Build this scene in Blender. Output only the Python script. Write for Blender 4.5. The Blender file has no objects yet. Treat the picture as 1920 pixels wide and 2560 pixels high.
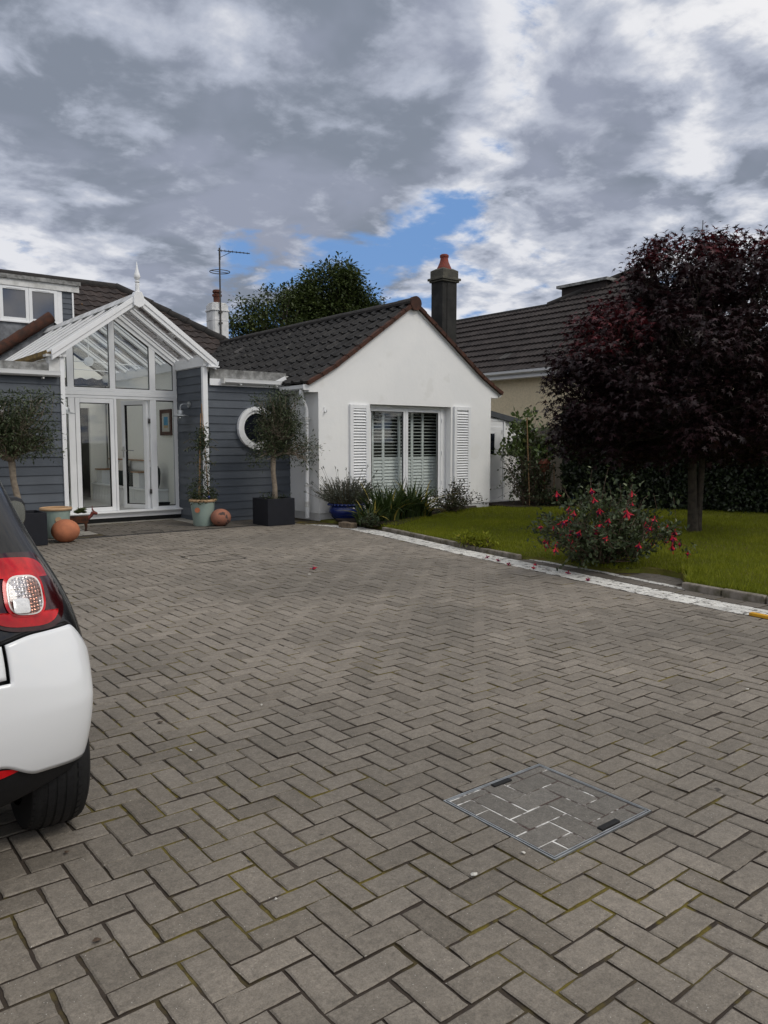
import bpy, math, random
import numpy as np
from mathutils import Vector, Matrix
R = math.radians
rng = np.random.default_rng(7)
random.seed(7)
scene = bpy.context.scene
col = scene.collection

# ------------------------------------------------------------------ camera
cam_d = bpy.data.cameras.new("camera")
cam = bpy.data.objects.new("camera", cam_d)
col.objects.link(cam)
cam.location = (0, 0, 1.41)
cam.rotation_euler = (R(90 - 5.15), 0, R(-38.3))
cam_d.sensor_fit = 'VERTICAL'
cam_d.sensor_height = 36
cam_d.lens = 1950 / 2560 * 36
cam_d.clip_end = 3000
cam_d.clip_start = 0.05
scene.camera = cam

# ------------------------------------------------------------------ sun, sky, exposure
SUN_EL, SUN_AZ = R(46), math.atan2(0.42, -0.90)      # azimuth measured from +y towards +x
sd = Vector((math.sin(SUN_AZ) * math.cos(SUN_EL), math.cos(SUN_AZ) * math.cos(SUN_EL), math.sin(SUN_EL)))
sl = bpy.data.lights.new("sun", 'SUN')
sl.energy = 1.15
sl.angle = R(22)
sl.color = (1.0, 0.94, 0.85)
so = bpy.data.objects.new("sun", sl)
col.objects.link(so)
so.location = (0, 0, 30)
so.rotation_euler = sd.to_track_quat('Z', 'Y').to_euler()
scene.view_settings.view_transform = 'Standard'
scene.view_settings.look = 'None'
scene.view_settings.gamma = 1
scene.view_settings.exposure = 0.2
scene.cycles.max_bounces = 8
scene.cycles.transparent_max_bounces = 24
scene.cycles.caustics_reflective = False
scene.cycles.caustics_refractive = False


class NT:
    """small node-tree helper"""
    def __init__(s, tree):
        s.t = tree
        tree.nodes.clear()

    def n(s, typ, **kw):
        nd = s.t.nodes.new(typ)
        for k, v in kw.items():
            if k.startswith('i_'):
                key = k[2:].replace('_', ' ')
                nd.inputs[key].default_value = v
            elif k[0] == 'x' and k[1:].isdigit():
                nd.inputs[int(k[1:])].default_value = v
            else:
                setattr(nd, k, v)
        return nd

    def l(s, a, b):
        s.t.links.new(a, b)

    def math(s, op, a, b=None, clamp=False):
        nd = s.n('ShaderNodeMath', operation=op, use_clamp=clamp)
        for i, v in enumerate((a, b)):
            if v is None:
                continue
            if isinstance(v, (int, float)):
                nd.inputs[i].default_value = v
            else:
                s.l(v, nd.inputs[i])
        return nd.outputs[0]

    def smooth(s, v, a, b, lo=0.0, hi=1.0):
        nd = s.n('ShaderNodeMapRange', interpolation_type='SMOOTHSTEP')
        s.l(v, nd.inputs[0])
        nd.inputs[1].default_value = a
        nd.inputs[2].default_value = b
        nd.inputs[3].default_value = lo
        nd.inputs[4].default_value = hi
        return nd.outputs[0]

    def mix(s, f, a, b, mode='MIX'):
        nd = s.n('ShaderNodeMix', data_type='RGBA', blend_type=mode)
        for sock, v in ((nd.inputs[0], f), (nd.inputs[6], a), (nd.inputs[7], b)):
            if isinstance(v, (int, float)):
                sock.default_value = v
            elif isinstance(v, tuple):
                sock.default_value = v if len(v) == 4 else (*v, 1)
            else:
                s.l(v, sock)
        return nd.outputs[2]

    def noise(s, vec, scale, detail=4, rough=0.55, dist=0.0):
        nd = s.n('ShaderNodeTexNoise')
        nd.inputs['Scale'].default_value = scale
        nd.inputs['Detail'].default_value = detail
        nd.inputs['Roughness'].default_value = rough
        nd.inputs['Distortion'].default_value = dist
        if vec is not None:
            s.l(vec, nd.inputs['Vector'])
        return nd.outputs['Fac']


def lin(r, g, b):
    f = lambda c: (c / 255 / 12.92) if c / 255 <= 0.04045 else ((c / 255 + 0.055) / 1.055) ** 2.4
    return (f(r), f(g), f(b), 1)


# ------------------------------------------------------------------ world: blue sky seen between layered clouds
w = bpy.data.worlds.new("World")
scene.world = w
w.use_nodes = True
T = NT(w.node_tree)
sky = T.n('ShaderNodeTexSky', sky_type='NISHITA', sun_disc=False, sun_elevation=SUN_EL, sun_rotation=SUN_AZ)
tc = T.n('ShaderNodeTexCoord')
nrm = T.n('ShaderNodeVectorMath', operation='NORMALIZE')
T.l(tc.outputs['Generated'], nrm.inputs[0])
D = nrm.outputs[0]
sep = T.n('ShaderNodeSeparateXYZ')
T.l(D, sep.inputs[0])
zz = T.math('MAXIMUM', sep.outputs[2], 0.0)
den = T.math('ADD', zz, 0.20)
cmb = T.n('ShaderNodeCombineXYZ')
T.l(T.math('DIVIDE', sep.outputs[0], den), cmb.inputs[0])
T.l(T.math('DIVIDE', sep.outputs[1], den), cmb.inputs[1])
PV = cmb.outputs[0]


def blob(cx, cy, cz, rad_in, rad_out):
    v = Vector((cx, cy, cz)).normalized()
    dp = T.n('ShaderNodeVectorMath', operation='DOT_PRODUCT')
    T.l(D, dp.inputs[0])
    dp.inputs[1].default_value = v
    return T.smooth(dp.outputs['Value'], math.cos(R(rad_out)), math.cos(R(rad_in)))


def shifted(off, scale, detail, rough, dist=0.0):
    v = T.n('ShaderNodeVectorMath', operation='ADD')
    T.l(PV, v.inputs[0])
    v.inputs[1].default_value = off
    return T.noise(v.outputs[0], scale, detail, rough, dist)


n_big = T.noise(PV, 1.3, 5, 0.55, 0.3)
n_mid = shifted((3.1, 1.7, 0), 5.2, 9, 0.57, 0.15)
n_lit = shifted((3.1 + 0.042, 1.7 - 0.016, 0), 5.2, 9, 0.57, 0.15)
n_soft = shifted((7.7, 2.2, 0), 2.4, 4, 0.5, 0.4)
relief = T.math('SUBTRACT', n_mid, n_lit)
dark = T.math('ADD', T.math('ADD', blob(0.42, 0.81, 0.39, 3, 17), blob(0.55, 0.72, 0.43, 2, 9.5)),
              T.math('ADD', blob(0.27, 0.86, 0.43, 2, 13), T.math('MULTIPLY', blob(0.66, 0.52, 0.55, 2, 11), 0.55)))
dark = T.math('ADD', dark, T.math('ADD', T.math('MULTIPLY', blob(0.53, 0.78, 0.33, 1, 7), 0.5), T.math('MULTIPLY', blob(0.745, 0.57, 0.365, 0.5, 5), 0.75)))
dark = T.math('ADD', dark, T.math('ADD', T.math('MULTIPLY', blob(0.86, 0.40, 0.33, 1, 6), 0.55), T.math('MULTIPLY', blob(0.76, 0.57, 0.30, 1, 6), 0.45)))
dark = T.math('MINIMUM', dark, 1.0)
sdot = T.n('ShaderNodeVectorMath', operation='DOT_PRODUCT')
T.l(D, sdot.inputs[0])
sdot.inputs[1].default_value = sd
back = T.smooth(sdot.outputs['Value'], 0.05, 0.85)          # unseen cloud thinned and brightened towards the sun as added fill light
zen = T.smooth(sep.outputs[2], 0.55, 0.88)                  # and overhead, out of view, to fill the porch hall
bz = T.math('MAXIMUM', back, zen)
thick = T.math('ADD', T.math('MULTIPLY', n_mid, 0.62), T.math('MULTIPLY', n_big, 0.38))
thick = T.math('ADD', thick, T.math('MULTIPLY', T.math('SUBTRACT', dark, T.math('MULTIPLY', bz, 0.8)), 0.14))
bright = T.smooth(thick, 0.65, 0.41)
bright = T.math('ADD', bright, T.math('MULTIPLY', relief, T.math('SUBTRACT', 3.9, T.math('MULTIPLY', dark, 1.9))), clamp=True)
mauve = T.smooth(n_soft, 0.40, 0.62)
grey = T.mix(mauve, (1.95, 2.24, 2.80), (2.65, 2.92, 3.70))
mid_ = T.mix(mauve, (3.8, 4.15, 5.0), (4.2, 4.5, 5.3))
white = T.mix(bz, (6.7, 6.8, 7.2), (11.0, 10.6, 9.9))
cloud = T.mix(T.smooth(bright, 0.0, 0.5), grey, mid_)
cloud = T.mix(T.smooth(bright, 0.38, 1.0), cloud, white)
gap = T.math('ADD', T.math('MULTIPLY', blob(0.53, 0.815, 0.205, 2.5, 9), 0.125), T.math('MULTIPLY', blob(0.62, 0.735, 0.28, 0.5, 6.0), 0.07))
gap = T.math('ADD', gap, T.math('MULTIPLY', blob(0.45, 0.87, 0.18, 2, 10), 0.13))
gap = T.math('ADD', gap, T.math('MULTIPLY', blob(0.62, 0.76, 0.19, 0.5, 9.0), 0.045))
gap = T.math('ADD', gap, T.math('MULTIPLY', blob(0.68, 0.66, 0.30, 0.5, 16.0), 0.06))
clear = T.smooth(T.math('SUBTRACT', thick, gap), 0.42, 0.30)
blue = T.mix(0.8, sky.outputs[0], (1.35, 2.75, 5.6))
skyc = T.mix(clear, cloud, blue)
ground_side = T.smooth(sep.outputs[2], 0.0, -0.03)
skyc = T.mix(ground_side, skyc, (1.2, 1.2, 1.2))
bg = T.n('ShaderNodeBackground')
bg.inputs['Strength'].default_value = 0.1
T.l(skyc, bg.inputs['Color'])
wo = T.n('ShaderNodeOutputWorld')
T.l(bg.outputs[0], wo.inputs['Surface'])


# ------------------------------------------------------------------ materials
def mat(name, base, rough=0.6, var=0.15, scale=6.0, base2=None, bump=0.0, bscale=40.0, metal=0.0, spec=0.25, coat=0.0,
        tone=None, trans=0.0, speck=None, coords='Object'):
    """procedural surface: noise between two colours, optional per-piece tone attribute, bump and specks"""
    m = bpy.data.materials.new(name)
    m.use_nodes = True
    t = NT(m.node_tree)
    out = t.n('ShaderNodeOutputMaterial')
    p = t.n('ShaderNodeBsdfPrincipled')
    p.inputs['Roughness'].default_value = rough
    p.inputs['Metallic'].default_value = metal
    p.inputs['Specular IOR Level'].default_value = spec
    p.inputs['Coat Weight'].default_value = coat
    p.inputs['Coat Roughness'].default_value = 0.04
    tcn = t.n('ShaderNodeTexCoord')
    vec = tcn.outputs[coords]
    base = (*base[:3], 1)
    if base2 is None:
        base2 = tuple(c * (1 - var) for c in base[:3])
    f = t.noise(vec, scale, 6, 0.6)
    c = t.mix(t.smooth(f, 0.3, 0.7), base, (*base2[:3], 1))
    if tone is not None:
        at = t.n('ShaderNodeAttribute', attribute_name='tone')
        ramp = t.n('ShaderNodeValToRGB')
        e = ramp.color_ramp.elements
        e[0].position, e[0].color = tone[0][0], (*tone[0][1][:3], 1)
        e[1].position, e[1].color = tone[-1][0], (*tone[-1][1][:3], 1)
        for ps, cc in tone[1:-1]:
            k = e.new(ps)
            k.color = (*cc[:3], 1)
        t.l(at.outputs['Fac'], ramp.inputs[0])
        if var > 0:
            c = t.mix(1.0, ramp.outputs[0], t.mix(t.smooth(f, 0.3, 0.7), (1, 1, 1), (1 - var, 1 - var, 1 - var)), 'MULTIPLY')
        else:
            c = ramp.outputs[0]
    if speck is not None:
        for sc_, th, cc in speck:
            v = t.noise(vec, sc_, 2, 0.5)
            c = t.mix(t.smooth(v, th, th + 0.06), c, cc)
    t.l(c, p.inputs['Base Color'])
    if bump > 0:
        b = t.n('ShaderNodeBump')
        b.inputs['Strength'].default_value = bump
        b.inputs['Distance'].default_value = 0.01
        t.l(t.noise(vec, bscale, 5, 0.6), b.inputs['Height'])
        t.l(b.outputs[0], p.inputs['Normal'])
    if trans > 0:
        tr = t.n('ShaderNodeBsdfTranslucent')
        t.l(c, tr.inputs['Color'])
        ms = t.n('ShaderNodeMixShader')
        ms.inputs[0].default_value = trans
        t.l(p.outputs[0], ms.inputs[1])
        t.l(tr.outputs[0], ms.inputs[2])
        t.l(ms.outputs[0], out.inputs['Surface'])
    else:
        t.l(p.outputs[0], out.inputs['Surface'])
    return m


def glass_mat(name, tint=(1, 1, 1), refl=0.12, rough=0.02):
    m = bpy.data.materials.new(name)
    m.use_nodes = True
    t = NT(m.node_tree)
    out = t.n('ShaderNodeOutputMaterial')
    tr = t.n('ShaderNodeBsdfTransparent')
    tr.inputs['Color'].default_value = (*tint, 1)
    gl = t.n('ShaderNodeBsdfGlossy')
    gl.inputs['Roughness'].default_value = rough
    lw = t.n('ShaderNodeLayerWeight')
    lw.inputs['Blend'].default_value = 0.5
    f = t.math('ADD', t.math('MULTIPLY', t.math('POWER', lw.outputs['Facing'], 5.0), 0.9), 0.03 + refl * 0.1, clamp=True)
    ms = t.n('ShaderNodeMixShader')
    t.l(f, ms.inputs[0])
    t.l(tr.outputs[0], ms.inputs[1])
    t.l(gl.outputs[0], ms.inputs[2])
    t.l(ms.outputs[0], out.inputs['Surface'])
    return m


M = {}
M['render'] = mat('white_render', (0.82, 0.82, 0.81), 0.85, base2=(0.775, 0.78, 0.775), scale=1.3, bump=0.25, bscale=14, speck=[(2.2, 0.62, (0.76, 0.76, 0.745))])
M['plinth'] = mat('plinth_render', (0.62, 0.62, 0.61), 0.9, base2=(0.48, 0.48, 0.47), scale=4, bump=0.2)
M['upvc'] = mat('white_upvc', (0.80, 0.81, 0.82), 0.35, base2=(0.74, 0.75, 0.76), scale=3)
M['upvc_dirty'] = mat('weathered_white_upvc', (0.70, 0.70, 0.69), 0.5, base2=(0.46, 0.46, 0.44), scale=5)
M['lead'] = mat('lead_flashing', (0.24, 0.25, 0.27), 0.6, base2=(0.10, 0.105, 0.115), scale=5)
M['felt'] = mat('grey_flat_roof_trim', (0.33, 0.33, 0.32), 0.85, base2=(0.10, 0.10, 0.095), scale=7, bump=0.2)
M['board'] = mat('slate_grey_board', (0.092, 0.105, 0.125), 0.6, base2=(0.078, 0.090, 0.108), scale=2.5, bump=0.12, bscale=90,
                 tone=[(0, (0.074, 0.086, 0.104)), (1, (0.112, 0.126, 0.146))], var=0.16)
M['tile_dark'] = mat('dark_grey_roof_tile', (0.045, 0.043, 0.043), 0.75, var=0.45, scale=5, bump=0.3, bscale=70, speck=[(11, 0.68, (0.075, 0.072, 0.062))],
                     tone=[(0, (0.020, 0.019, 0.019)), (0.9, (0.032, 0.030, 0.029)), (0.985, (0.040, 0.038, 0.036)), (1, (0.075, 0.07, 0.068))])
M['tile_brown'] = mat('brown_pantile', (0.06, 0.045, 0.04), 0.75, var=0.4, scale=7, bump=0.3, bscale=60,
                      tone=[(0, (0.030, 0.023, 0.021)), (1, (0.052, 0.038, 0.033))], speck=[(3.5, 0.70, (0.20, 0.10, 0.03))])
M['tile_neigh'] = mat('dark_brown_concrete_tile', (0.065, 0.052, 0.047), 0.8, var=0.45, scale=3, bump=0.3, bscale=60, speck=[(9, 0.70, (0.09, 0.085, 0.07))],
                      tone=[(0, (0.036, 0.029, 0.027)), (0.985, (0.050, 0.041, 0.038)), (1, (0.10, 0.095, 0.09))])
M['verge'] = mat('terracotta_verge', (0.085, 0.036, 0.024), 0.95, base2=(0.040, 0.025, 0.020), scale=9, bump=0.4, bscale=60)
M['ridge_dark'] = mat('dark_ridge_tile', (0.036, 0.032, 0.030), 0.9, base2=(0.022, 0.021, 0.020), scale=8, bump=0.4, bscale=50)
M['chim_dark'] = mat('sooty_render', (0.036, 0.035, 0.033), 0.9, base2=(0.018, 0.018, 0.017), scale=4, bump=0.4, bscale=40)
M['chim_cap'] = mat('lichen_concrete', (0.10, 0.095, 0.075), 0.95, base2=(0.06, 0.058, 0.05), scale=10, bump=0.5, bscale=40)
M['pot_red'] = mat('red_clay_pot', (0.22, 0.045, 0.03), 0.7, base2=(0.13, 0.04, 0.03), scale=6, bump=0.2)
M['white_paint'] = mat('white_painted_brick', (0.72, 0.72, 0.72), 0.8, base2=(0.55, 0.56, 0.56), scale=5, bump=0.2)
M['cream'] = mat('cream_pebbledash', (0.76, 0.65, 0.46), 0.95, base2=(0.64, 0.55, 0.38), scale=22, bump=0.9, bscale=28)
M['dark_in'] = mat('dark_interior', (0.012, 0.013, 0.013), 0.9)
M['inner_wall'] = mat('pale_interior_wall', (0.86, 0.85, 0.80), 0.8, base2=(0.84, 0.83, 0.78), scale=1)
M['inner_floor'] = mat('pale_floor_tile', (0.62, 0.61, 0.57), 0.35, base2=(0.56, 0.55, 0.52), scale=2)
M['glass'] = glass_mat('window_glass', (0.97, 0.985, 0.98), 0.2)
M['roof_glass'] = glass_mat('roof_glass', (0.98, 0.985, 0.985), 0.5)
M['dark_glass'] = mat('dark_window_glass', (0.010, 0.012, 0.018), 0.06, spec=0.4)
M['rubber_seal'] = mat('black_rubber_seal', (0.01, 0.01, 0.01), 0.6)
M['metal'] = mat('galvanised_metal', (0.42, 0.44, 0.45), 0.45, metal=0.7, scale=20, var=0.3)
M['dark_metal'] = mat('dark_weathered_metal', (0.10, 0.095, 0.09), 0.55, metal=0.5, scale=20, var=0.4)
M['chrome'] = mat('polished_metal', (0.7, 0.7, 0.7), 0.15, metal=1.0)
M['blind'] = mat('pale_grey_shutter_paint', (0.64, 0.665, 0.655), 0.5, base2=(0.60, 0.625, 0.615), scale=2)
M['wood'] = mat('oak', (0.34, 0.19, 0.09), 0.5, base2=(0.25, 0.13, 0.06), scale=14)
M['frame_wood'] = mat('mahogany', (0.10, 0.04, 0.025), 0.45, base2=(0.07, 0.028, 0.02), scale=14)
M['fabric_green'] = mat('dark_green_fabric', (0.022, 0.03, 0.028), 0.95, scale=30)
M['fabric_pale'] = mat('pale_linen', (0.55, 0.53, 0.48), 0.95, scale=30)
M['planter'] = mat('matt_charcoal_planter', (0.013, 0.014, 0.019), 0.6, var=0.2, scale=8)
M['soil'] = mat('dark_soil', (0.035, 0.025, 0.018), 1.0, base2=(0.018, 0.014, 0.010), scale=25, bump=0.8, bscale=60)
M['glaze'] = mat('pale_green_glaze', (0.27, 0.34, 0.30), 0.35, base2=(0.23, 0.30, 0.27), scale=5, spec=0.5)
M['rimclay'] = mat('buff_clay_rim', (0.50, 0.33, 0.19), 0.6, base2=(0.42, 0.27, 0.15), scale=10)
M['terracotta'] = mat('terracotta', (0.46, 0.17, 0.085), 0.85, base2=(0.34, 0.13, 0.07), scale=7, bump=0.2, bscale=40)
M['terracotta_old'] = mat('weathered_terracotta', (0.33, 0.14, 0.09), 0.9, base2=(0.20, 0.10, 0.075), scale=5, bump=0.4, bscale=40,
                          speck=[(9, 0.58, (0.07, 0.05, 0.045))])
M['blue_glaze'] = mat('cobalt_glaze', (0.018, 0.035, 0.16), 0.22, base2=(0.010, 0.018, 0.10), scale=6, coat=0.5)
M['rust'] = mat('rusty_steel', (0.10, 0.035, 0.014), 0.8, base2=(0.025, 0.015, 0.012), scale=12, bump=0.3)
M['timber'] = mat('weathered_timber', (0.21, 0.16, 0.11), 0.9, base2=(0.10, 0.08, 0.06), scale=16, bump=0.5)
M['cane'] = mat('bamboo_cane', (0.33, 0.20, 0.10), 0.6, base2=(0.22, 0.13, 0.07), scale=14)
M['stone'] = mat('mossy_kerb_stone', (0.25, 0.22, 0.19), 0.95, base2=(0.10, 0.09, 0.06), scale=9, bump=0.6, bscale=40)
M['bark'] = mat('grey_bark', (0.075, 0.062, 0.046), 0.95, base2=(0.035, 0.03, 0.024), scale=12, bump=0.8, bscale=45)
M['olive_bark'] = mat('pale_olive_bark', (0.30, 0.25, 0.19), 0.95, base2=(0.19, 0.155, 0.12), scale=16, bump=0.6, bscale=50)
M['twig'] = mat('brown_twig', (0.09, 0.06, 0.04), 0.9, base2=(0.05, 0.038, 0.028), scale=20)
M['stem'] = mat('green_brown_stem', (0.11, 0.10, 0.05), 0.8, base2=(0.07, 0.05, 0.03), scale=20)


def leafmat(name, c0, c1, c2=None, trans=0.2, rough=0.5, spec=0.3):
    tn = [(0, c0), (0.85, c1), (1, c2 or c1)]
    return mat(name, c1, rough, var=0.0, tone=tn, trans=trans, spec=spec)


M['maple'] = leafmat('purple_maple_leaf', (0.010, 0.004, 0.005), (0.034, 0.012, 0.015), (0.115, 0.010, 0.014), 0.15, 0.5, 0.3)
M['olive'] = leafmat('grey_green_olive_leaf', (0.030, 0.042, 0.018), (0.078, 0.10, 0.046), (0.15, 0.17, 0.10), 0.2)
M['laurel'] = leafmat('glossy_green_leaf', (0.030, 0.050, 0.015), (0.095, 0.135, 0.035), (0.20, 0.23, 0.08), 0.15, 0.32)
M['hedge'] = leafmat('dark_hedge_leaf', (0.007, 0.012, 0.004), (0.022, 0.036, 0.012), (0.075, 0.10, 0.042), 0.12, 0.4)
M['tree'] = leafmat('tree_leaf', (0.030, 0.045, 0.014), (0.070, 0.095, 0.026), (0.11, 0.13, 0.04), 0.25)
M['climber'] = leafmat('dark_climber_leaf', (0.018, 0.028, 0.012), (0.045, 0.062, 0.025), (0.10, 0.11, 0.05), 0.2)
M['lavender'] = leafmat('grey_lavender_leaf', (0.060, 0.070, 0.055), (0.13, 0.145, 0.12), (0.20, 0.21, 0.18), 0.1, 0.8)
M['strap'] = leafmat('strap_leaf', (0.022, 0.040, 0.012), (0.065, 0.095, 0.025), (0.33, 0.27, 0.06), 0.25, 0.45)
M['fuchsia'] = leafmat('fuchsia_leaf', (0.020, 0.032, 0.011), (0.062, 0.084, 0.034), (0.13, 0.15, 0.07), 0.2, 0.45)
M['shrub'] = leafmat('brown_green_shrub_leaf', (0.025, 0.030, 0.014), (0.065, 0.070, 0.030), (0.14, 0.10, 0.06), 0.2)
M['succulent'] = leafmat('succulent_leaf', (0.06, 0.085, 0.03), (0.16, 0.20, 0.08), (0.24, 0.26, 0.12), 0.1)
M['grass'] = leafmat('grass_blade', (0.115, 0.14, 0.010), (0.24, 0.26, 0.016), (0.36, 0.32, 0.05), 0.35, 0.7, 0.25)
M['petal'] = mat('crimson_petal', (0.55, 0.012, 0.025), 0.5, base2=(0.40, 0.01, 0.03), scale=20, trans=0.2)
M['petal_purple'] = mat('purple_petal', (0.16, 0.01, 0.08), 0.5, trans=0.2)
M['yellow'] = mat('yellow_plastic', (0.62, 0.33, 0.02), 0.5, base2=(0.5, 0.25, 0.02), scale=20)
# ------------------------------------------------------------------ object helpers
WL = {}


def tag(o, label=None, cat=None, group=None, kind=None):
    for k, v in (('label', label), ('category', cat), ('group', group), ('kind', kind)):
        if v:
            o[k] = v
    return o


def thing(name, label, cat, loc=(0, 0, 0), group=None):
    o = bpy.data.objects.new(name, None)
    o.empty_display_size = 0.2
    col.objects.link(o)
    o.location = loc
    WL[o] = Vector(loc)
    return tag(o, label, cat, group)


class MB:
    """collects faces in world coordinates; build() links them as ONE mesh object"""
    def __init__(s):
        s.v, s.f, s.mi, s.t, s.ct = [], [], [], [], 0.5

    def add(s, vs, fs, mi=0):
        o = len(s.v)
        s.v.extend(tuple(p) for p in vs)
        s.t.extend([s.ct] * len(vs))
        for f in fs:
            s.f.append(tuple(i + o for i in f))
            s.mi.append(mi)
        return s

    def box(s, a, b, mi=0, rot=None, piv=None):
        x0, y0, z0 = (min(a[i], b[i]) for i in range(3))
        x1, y1, z1 = (max(a[i], b[i]) for i in range(3))
        vs = [(x0, y0, z0), (x1, y0, z0), (x1, y1, z0), (x0, y1, z0), (x0, y0, z1), (x1, y0, z1), (x1, y1, z1), (x0, y1, z1)]
        if rot is not None:
            pv = Vector(piv) if piv is not None else Vector(((x0 + x1) / 2, (y0 + y1) / 2, (z0 + z1) / 2))
            vs = [pv + rot @ (Vector(p) - pv) for p in vs]
        return s.add(vs, [(0, 3, 2, 1), (4, 5, 6, 7), (0, 1, 5, 4), (1, 2, 6, 5), (2, 3, 7, 6), (3, 0, 4, 7)], mi)

    def prism(s, pts, ext, mi=0):
        """closed polygon pts (3-D, planar) extruded by vector ext"""
        n = len(pts)
        e = Vector(ext)
        p = [Vector(q) for q in pts]
        return s.add(p + [q + e for q in p],
                     [tuple(range(n))[::-1], tuple(range(n, 2 * n))] + [(i, (i + 1) % n, n + (i + 1) % n, n + i) for i in range(n)], mi)

    def tube(s, path, rad, n=8, mi=0, cap=True):
        path = [Vector(p) for p in path]
        m = len(path)
        if not hasattr(rad, '__len__'):
            rad = [rad] * m
        vs = []
        up = Vector((0, 0, 1))
        for i in range(m):
            d = (path[min(i + 1, m - 1)] - path[max(i - 1, 0)])
            d = d.normalized() if d.length > 1e-9 else Vector((0, 0, 1))
            a = up if abs(d.dot(up)) < 0.95 else Vector((1, 0, 0))
            if i == 0:
                u = d.cross(a).normalized()
            else:
                u = (u - d * u.dot(d))
                u = u.normalized() if u.length > 1e-6 else d.cross(a).normalized()
            v = d.cross(u)
            for k in range(n):
                t = 2 * math.pi * k / n
                vs.append(path[i] + float(rad[i]) * (u * math.cos(t) + v * math.sin(t)))
        fs = [(i * n + k, i * n + (k + 1) % n, (i + 1) * n + (k + 1) % n, (i + 1) * n + k) for i in range(m - 1) for k in range(n)]
        if cap:
            fs += [tuple(range(n))[::-1], tuple(range((m - 1) * n, m * n))]
        return s.add(vs, fs, mi)

    def lathe(s, prof, c, n=24, mi=0, sq=None):
        vs = []
        for r, z in prof:
            for k in range(n):
                t = 2 * math.pi * k / n
                vs.append((c[0] + r * math.cos(t), c[1] + r * math.sin(t), c[2] + z))
        m = len(prof)
        fs = [(i * n + k, i * n + (k + 1) % n, (i + 1) * n + (k + 1) % n, (i + 1) * n + k) for i in range(m - 1) for k in range(n)]
        fs += [tuple(range(n))[::-1], tuple(range((m - 1) * n, m * n))]
        return s.add(vs, fs, mi)

    def build(s, name, mats, parent=None, smooth=False, bevel=0.0, loc=None, angle=40):
        off = WL.get(parent, Vector((0, 0, 0))) if parent is not None else Vector(loc or (0, 0, 0))
        V = np.array(s.v, dtype=np.float64).reshape(-1, 3) - np.array(off)
        return mesh_obj(name, V, s.f, mats, parent, smooth, bevel, off, s.mi, s.t, angle)


def build_each(s, name, mats, parent, smooth=False, bevel=0.0):
    """one object for every connected piece collected in the builder"""
    par = list(range(len(s.v)))

    def find(a):
        while par[a] != a:
            par[a] = par[par[a]]
            a = par[a]
        return a
    for f in s.f:
        for k in f[1:]:
            par[find(k)] = find(f[0])
    groups = {}
    for i, f in enumerate(s.f):
        groups.setdefault(find(f[0]), []).append(f)
    out = []
    for fs in groups.values():
        ids = sorted({k for f in fs for k in f})
        mp = {k: i for i, k in enumerate(ids)}
        q = MB()
        q.v = [s.v[k] for k in ids]
        q.t = [s.t[k] for k in ids]
        q.f = [tuple(mp[k] for k in f) for f in fs]
        q.mi = [0] * len(fs)
        out.append(q.build(name, mats, parent, smooth, bevel))
    return out


def mesh_obj(name, V, F, mats, parent=None, smooth=False, bevel=0.0, off=(0, 0, 0), mi=None, tone=None, angle=40):
    me = bpy.data.meshes.new(name)
    V = np.asarray(V, dtype=np.float32)
    if isinstance(F, np.ndarray):
        k = F.shape[1]
        me.vertices.add(len(V))
        me.vertices.foreach_set('co', V.ravel())
        me.loops.add(F.size)
        me.loops.foreach_set('vertex_index', F.astype(np.int32).ravel())
        me.polygons.add(len(F))
        me.polygons.foreach_set('loop_start', np.arange(0, F.size, k, dtype=np.int32))
        me.update(calc_edges=True)
    else:
        me.from_pydata(V.tolist(), [], F)
    if not isinstance(mats, (list, tuple)):
        mats = [mats]
    for m in mats:
        me.materials.append(m)
    if mi is not None and len(mats) > 1:
        me.polygons.foreach_set('material_index', np.array(mi, dtype=np.int32))
    if tone is not None:
        a = me.attributes.new('tone', 'FLOAT', 'POINT')
        a.data.foreach_set('value', np.asarray(tone, dtype=np.float32))
    if smooth:
        me.polygons.foreach_set('use_smooth', np.ones(len(me.polygons), dtype=bool))
        if smooth == 'auto':
            me.set_sharp_from_angle(angle=R(angle))
    me.validate()
    o = bpy.data.objects.new(name, me)
    col.objects.link(o)
    WL[o] = Vector(off)
    if parent is not None:
        o.parent = parent
    else:
        o.location = off
    if bevel > 0:
        b = o.modifiers.new('bevel', 'BEVEL')
        b.width = bevel
        b.segments = 2
        b.limit_method = 'ANGLE'
        b.angle_limit = R(40)
        b.harden_normals = False
    return o


def clone(o, parent=None, loc=None, label=None, group=None, rotz=None):
    c = o.copy()
    col.objects.link(c)
    c.parent = parent
    if loc is not None:
        c.location = loc
    if rotz is not None:
        c.rotation_euler = (0, 0, rotz)
    if label:
        c['label'] = label
    if group:
        c['group'] = group
    WL[c] = Vector(c.location) if parent is None else WL.get(parent, Vector())
    for ch in list(o.children):
        clone(ch, c)
    return c


def norm(a):
    return a / np.maximum(np.linalg.norm(a, axis=-1, keepdims=True), 1e-9)


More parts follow.
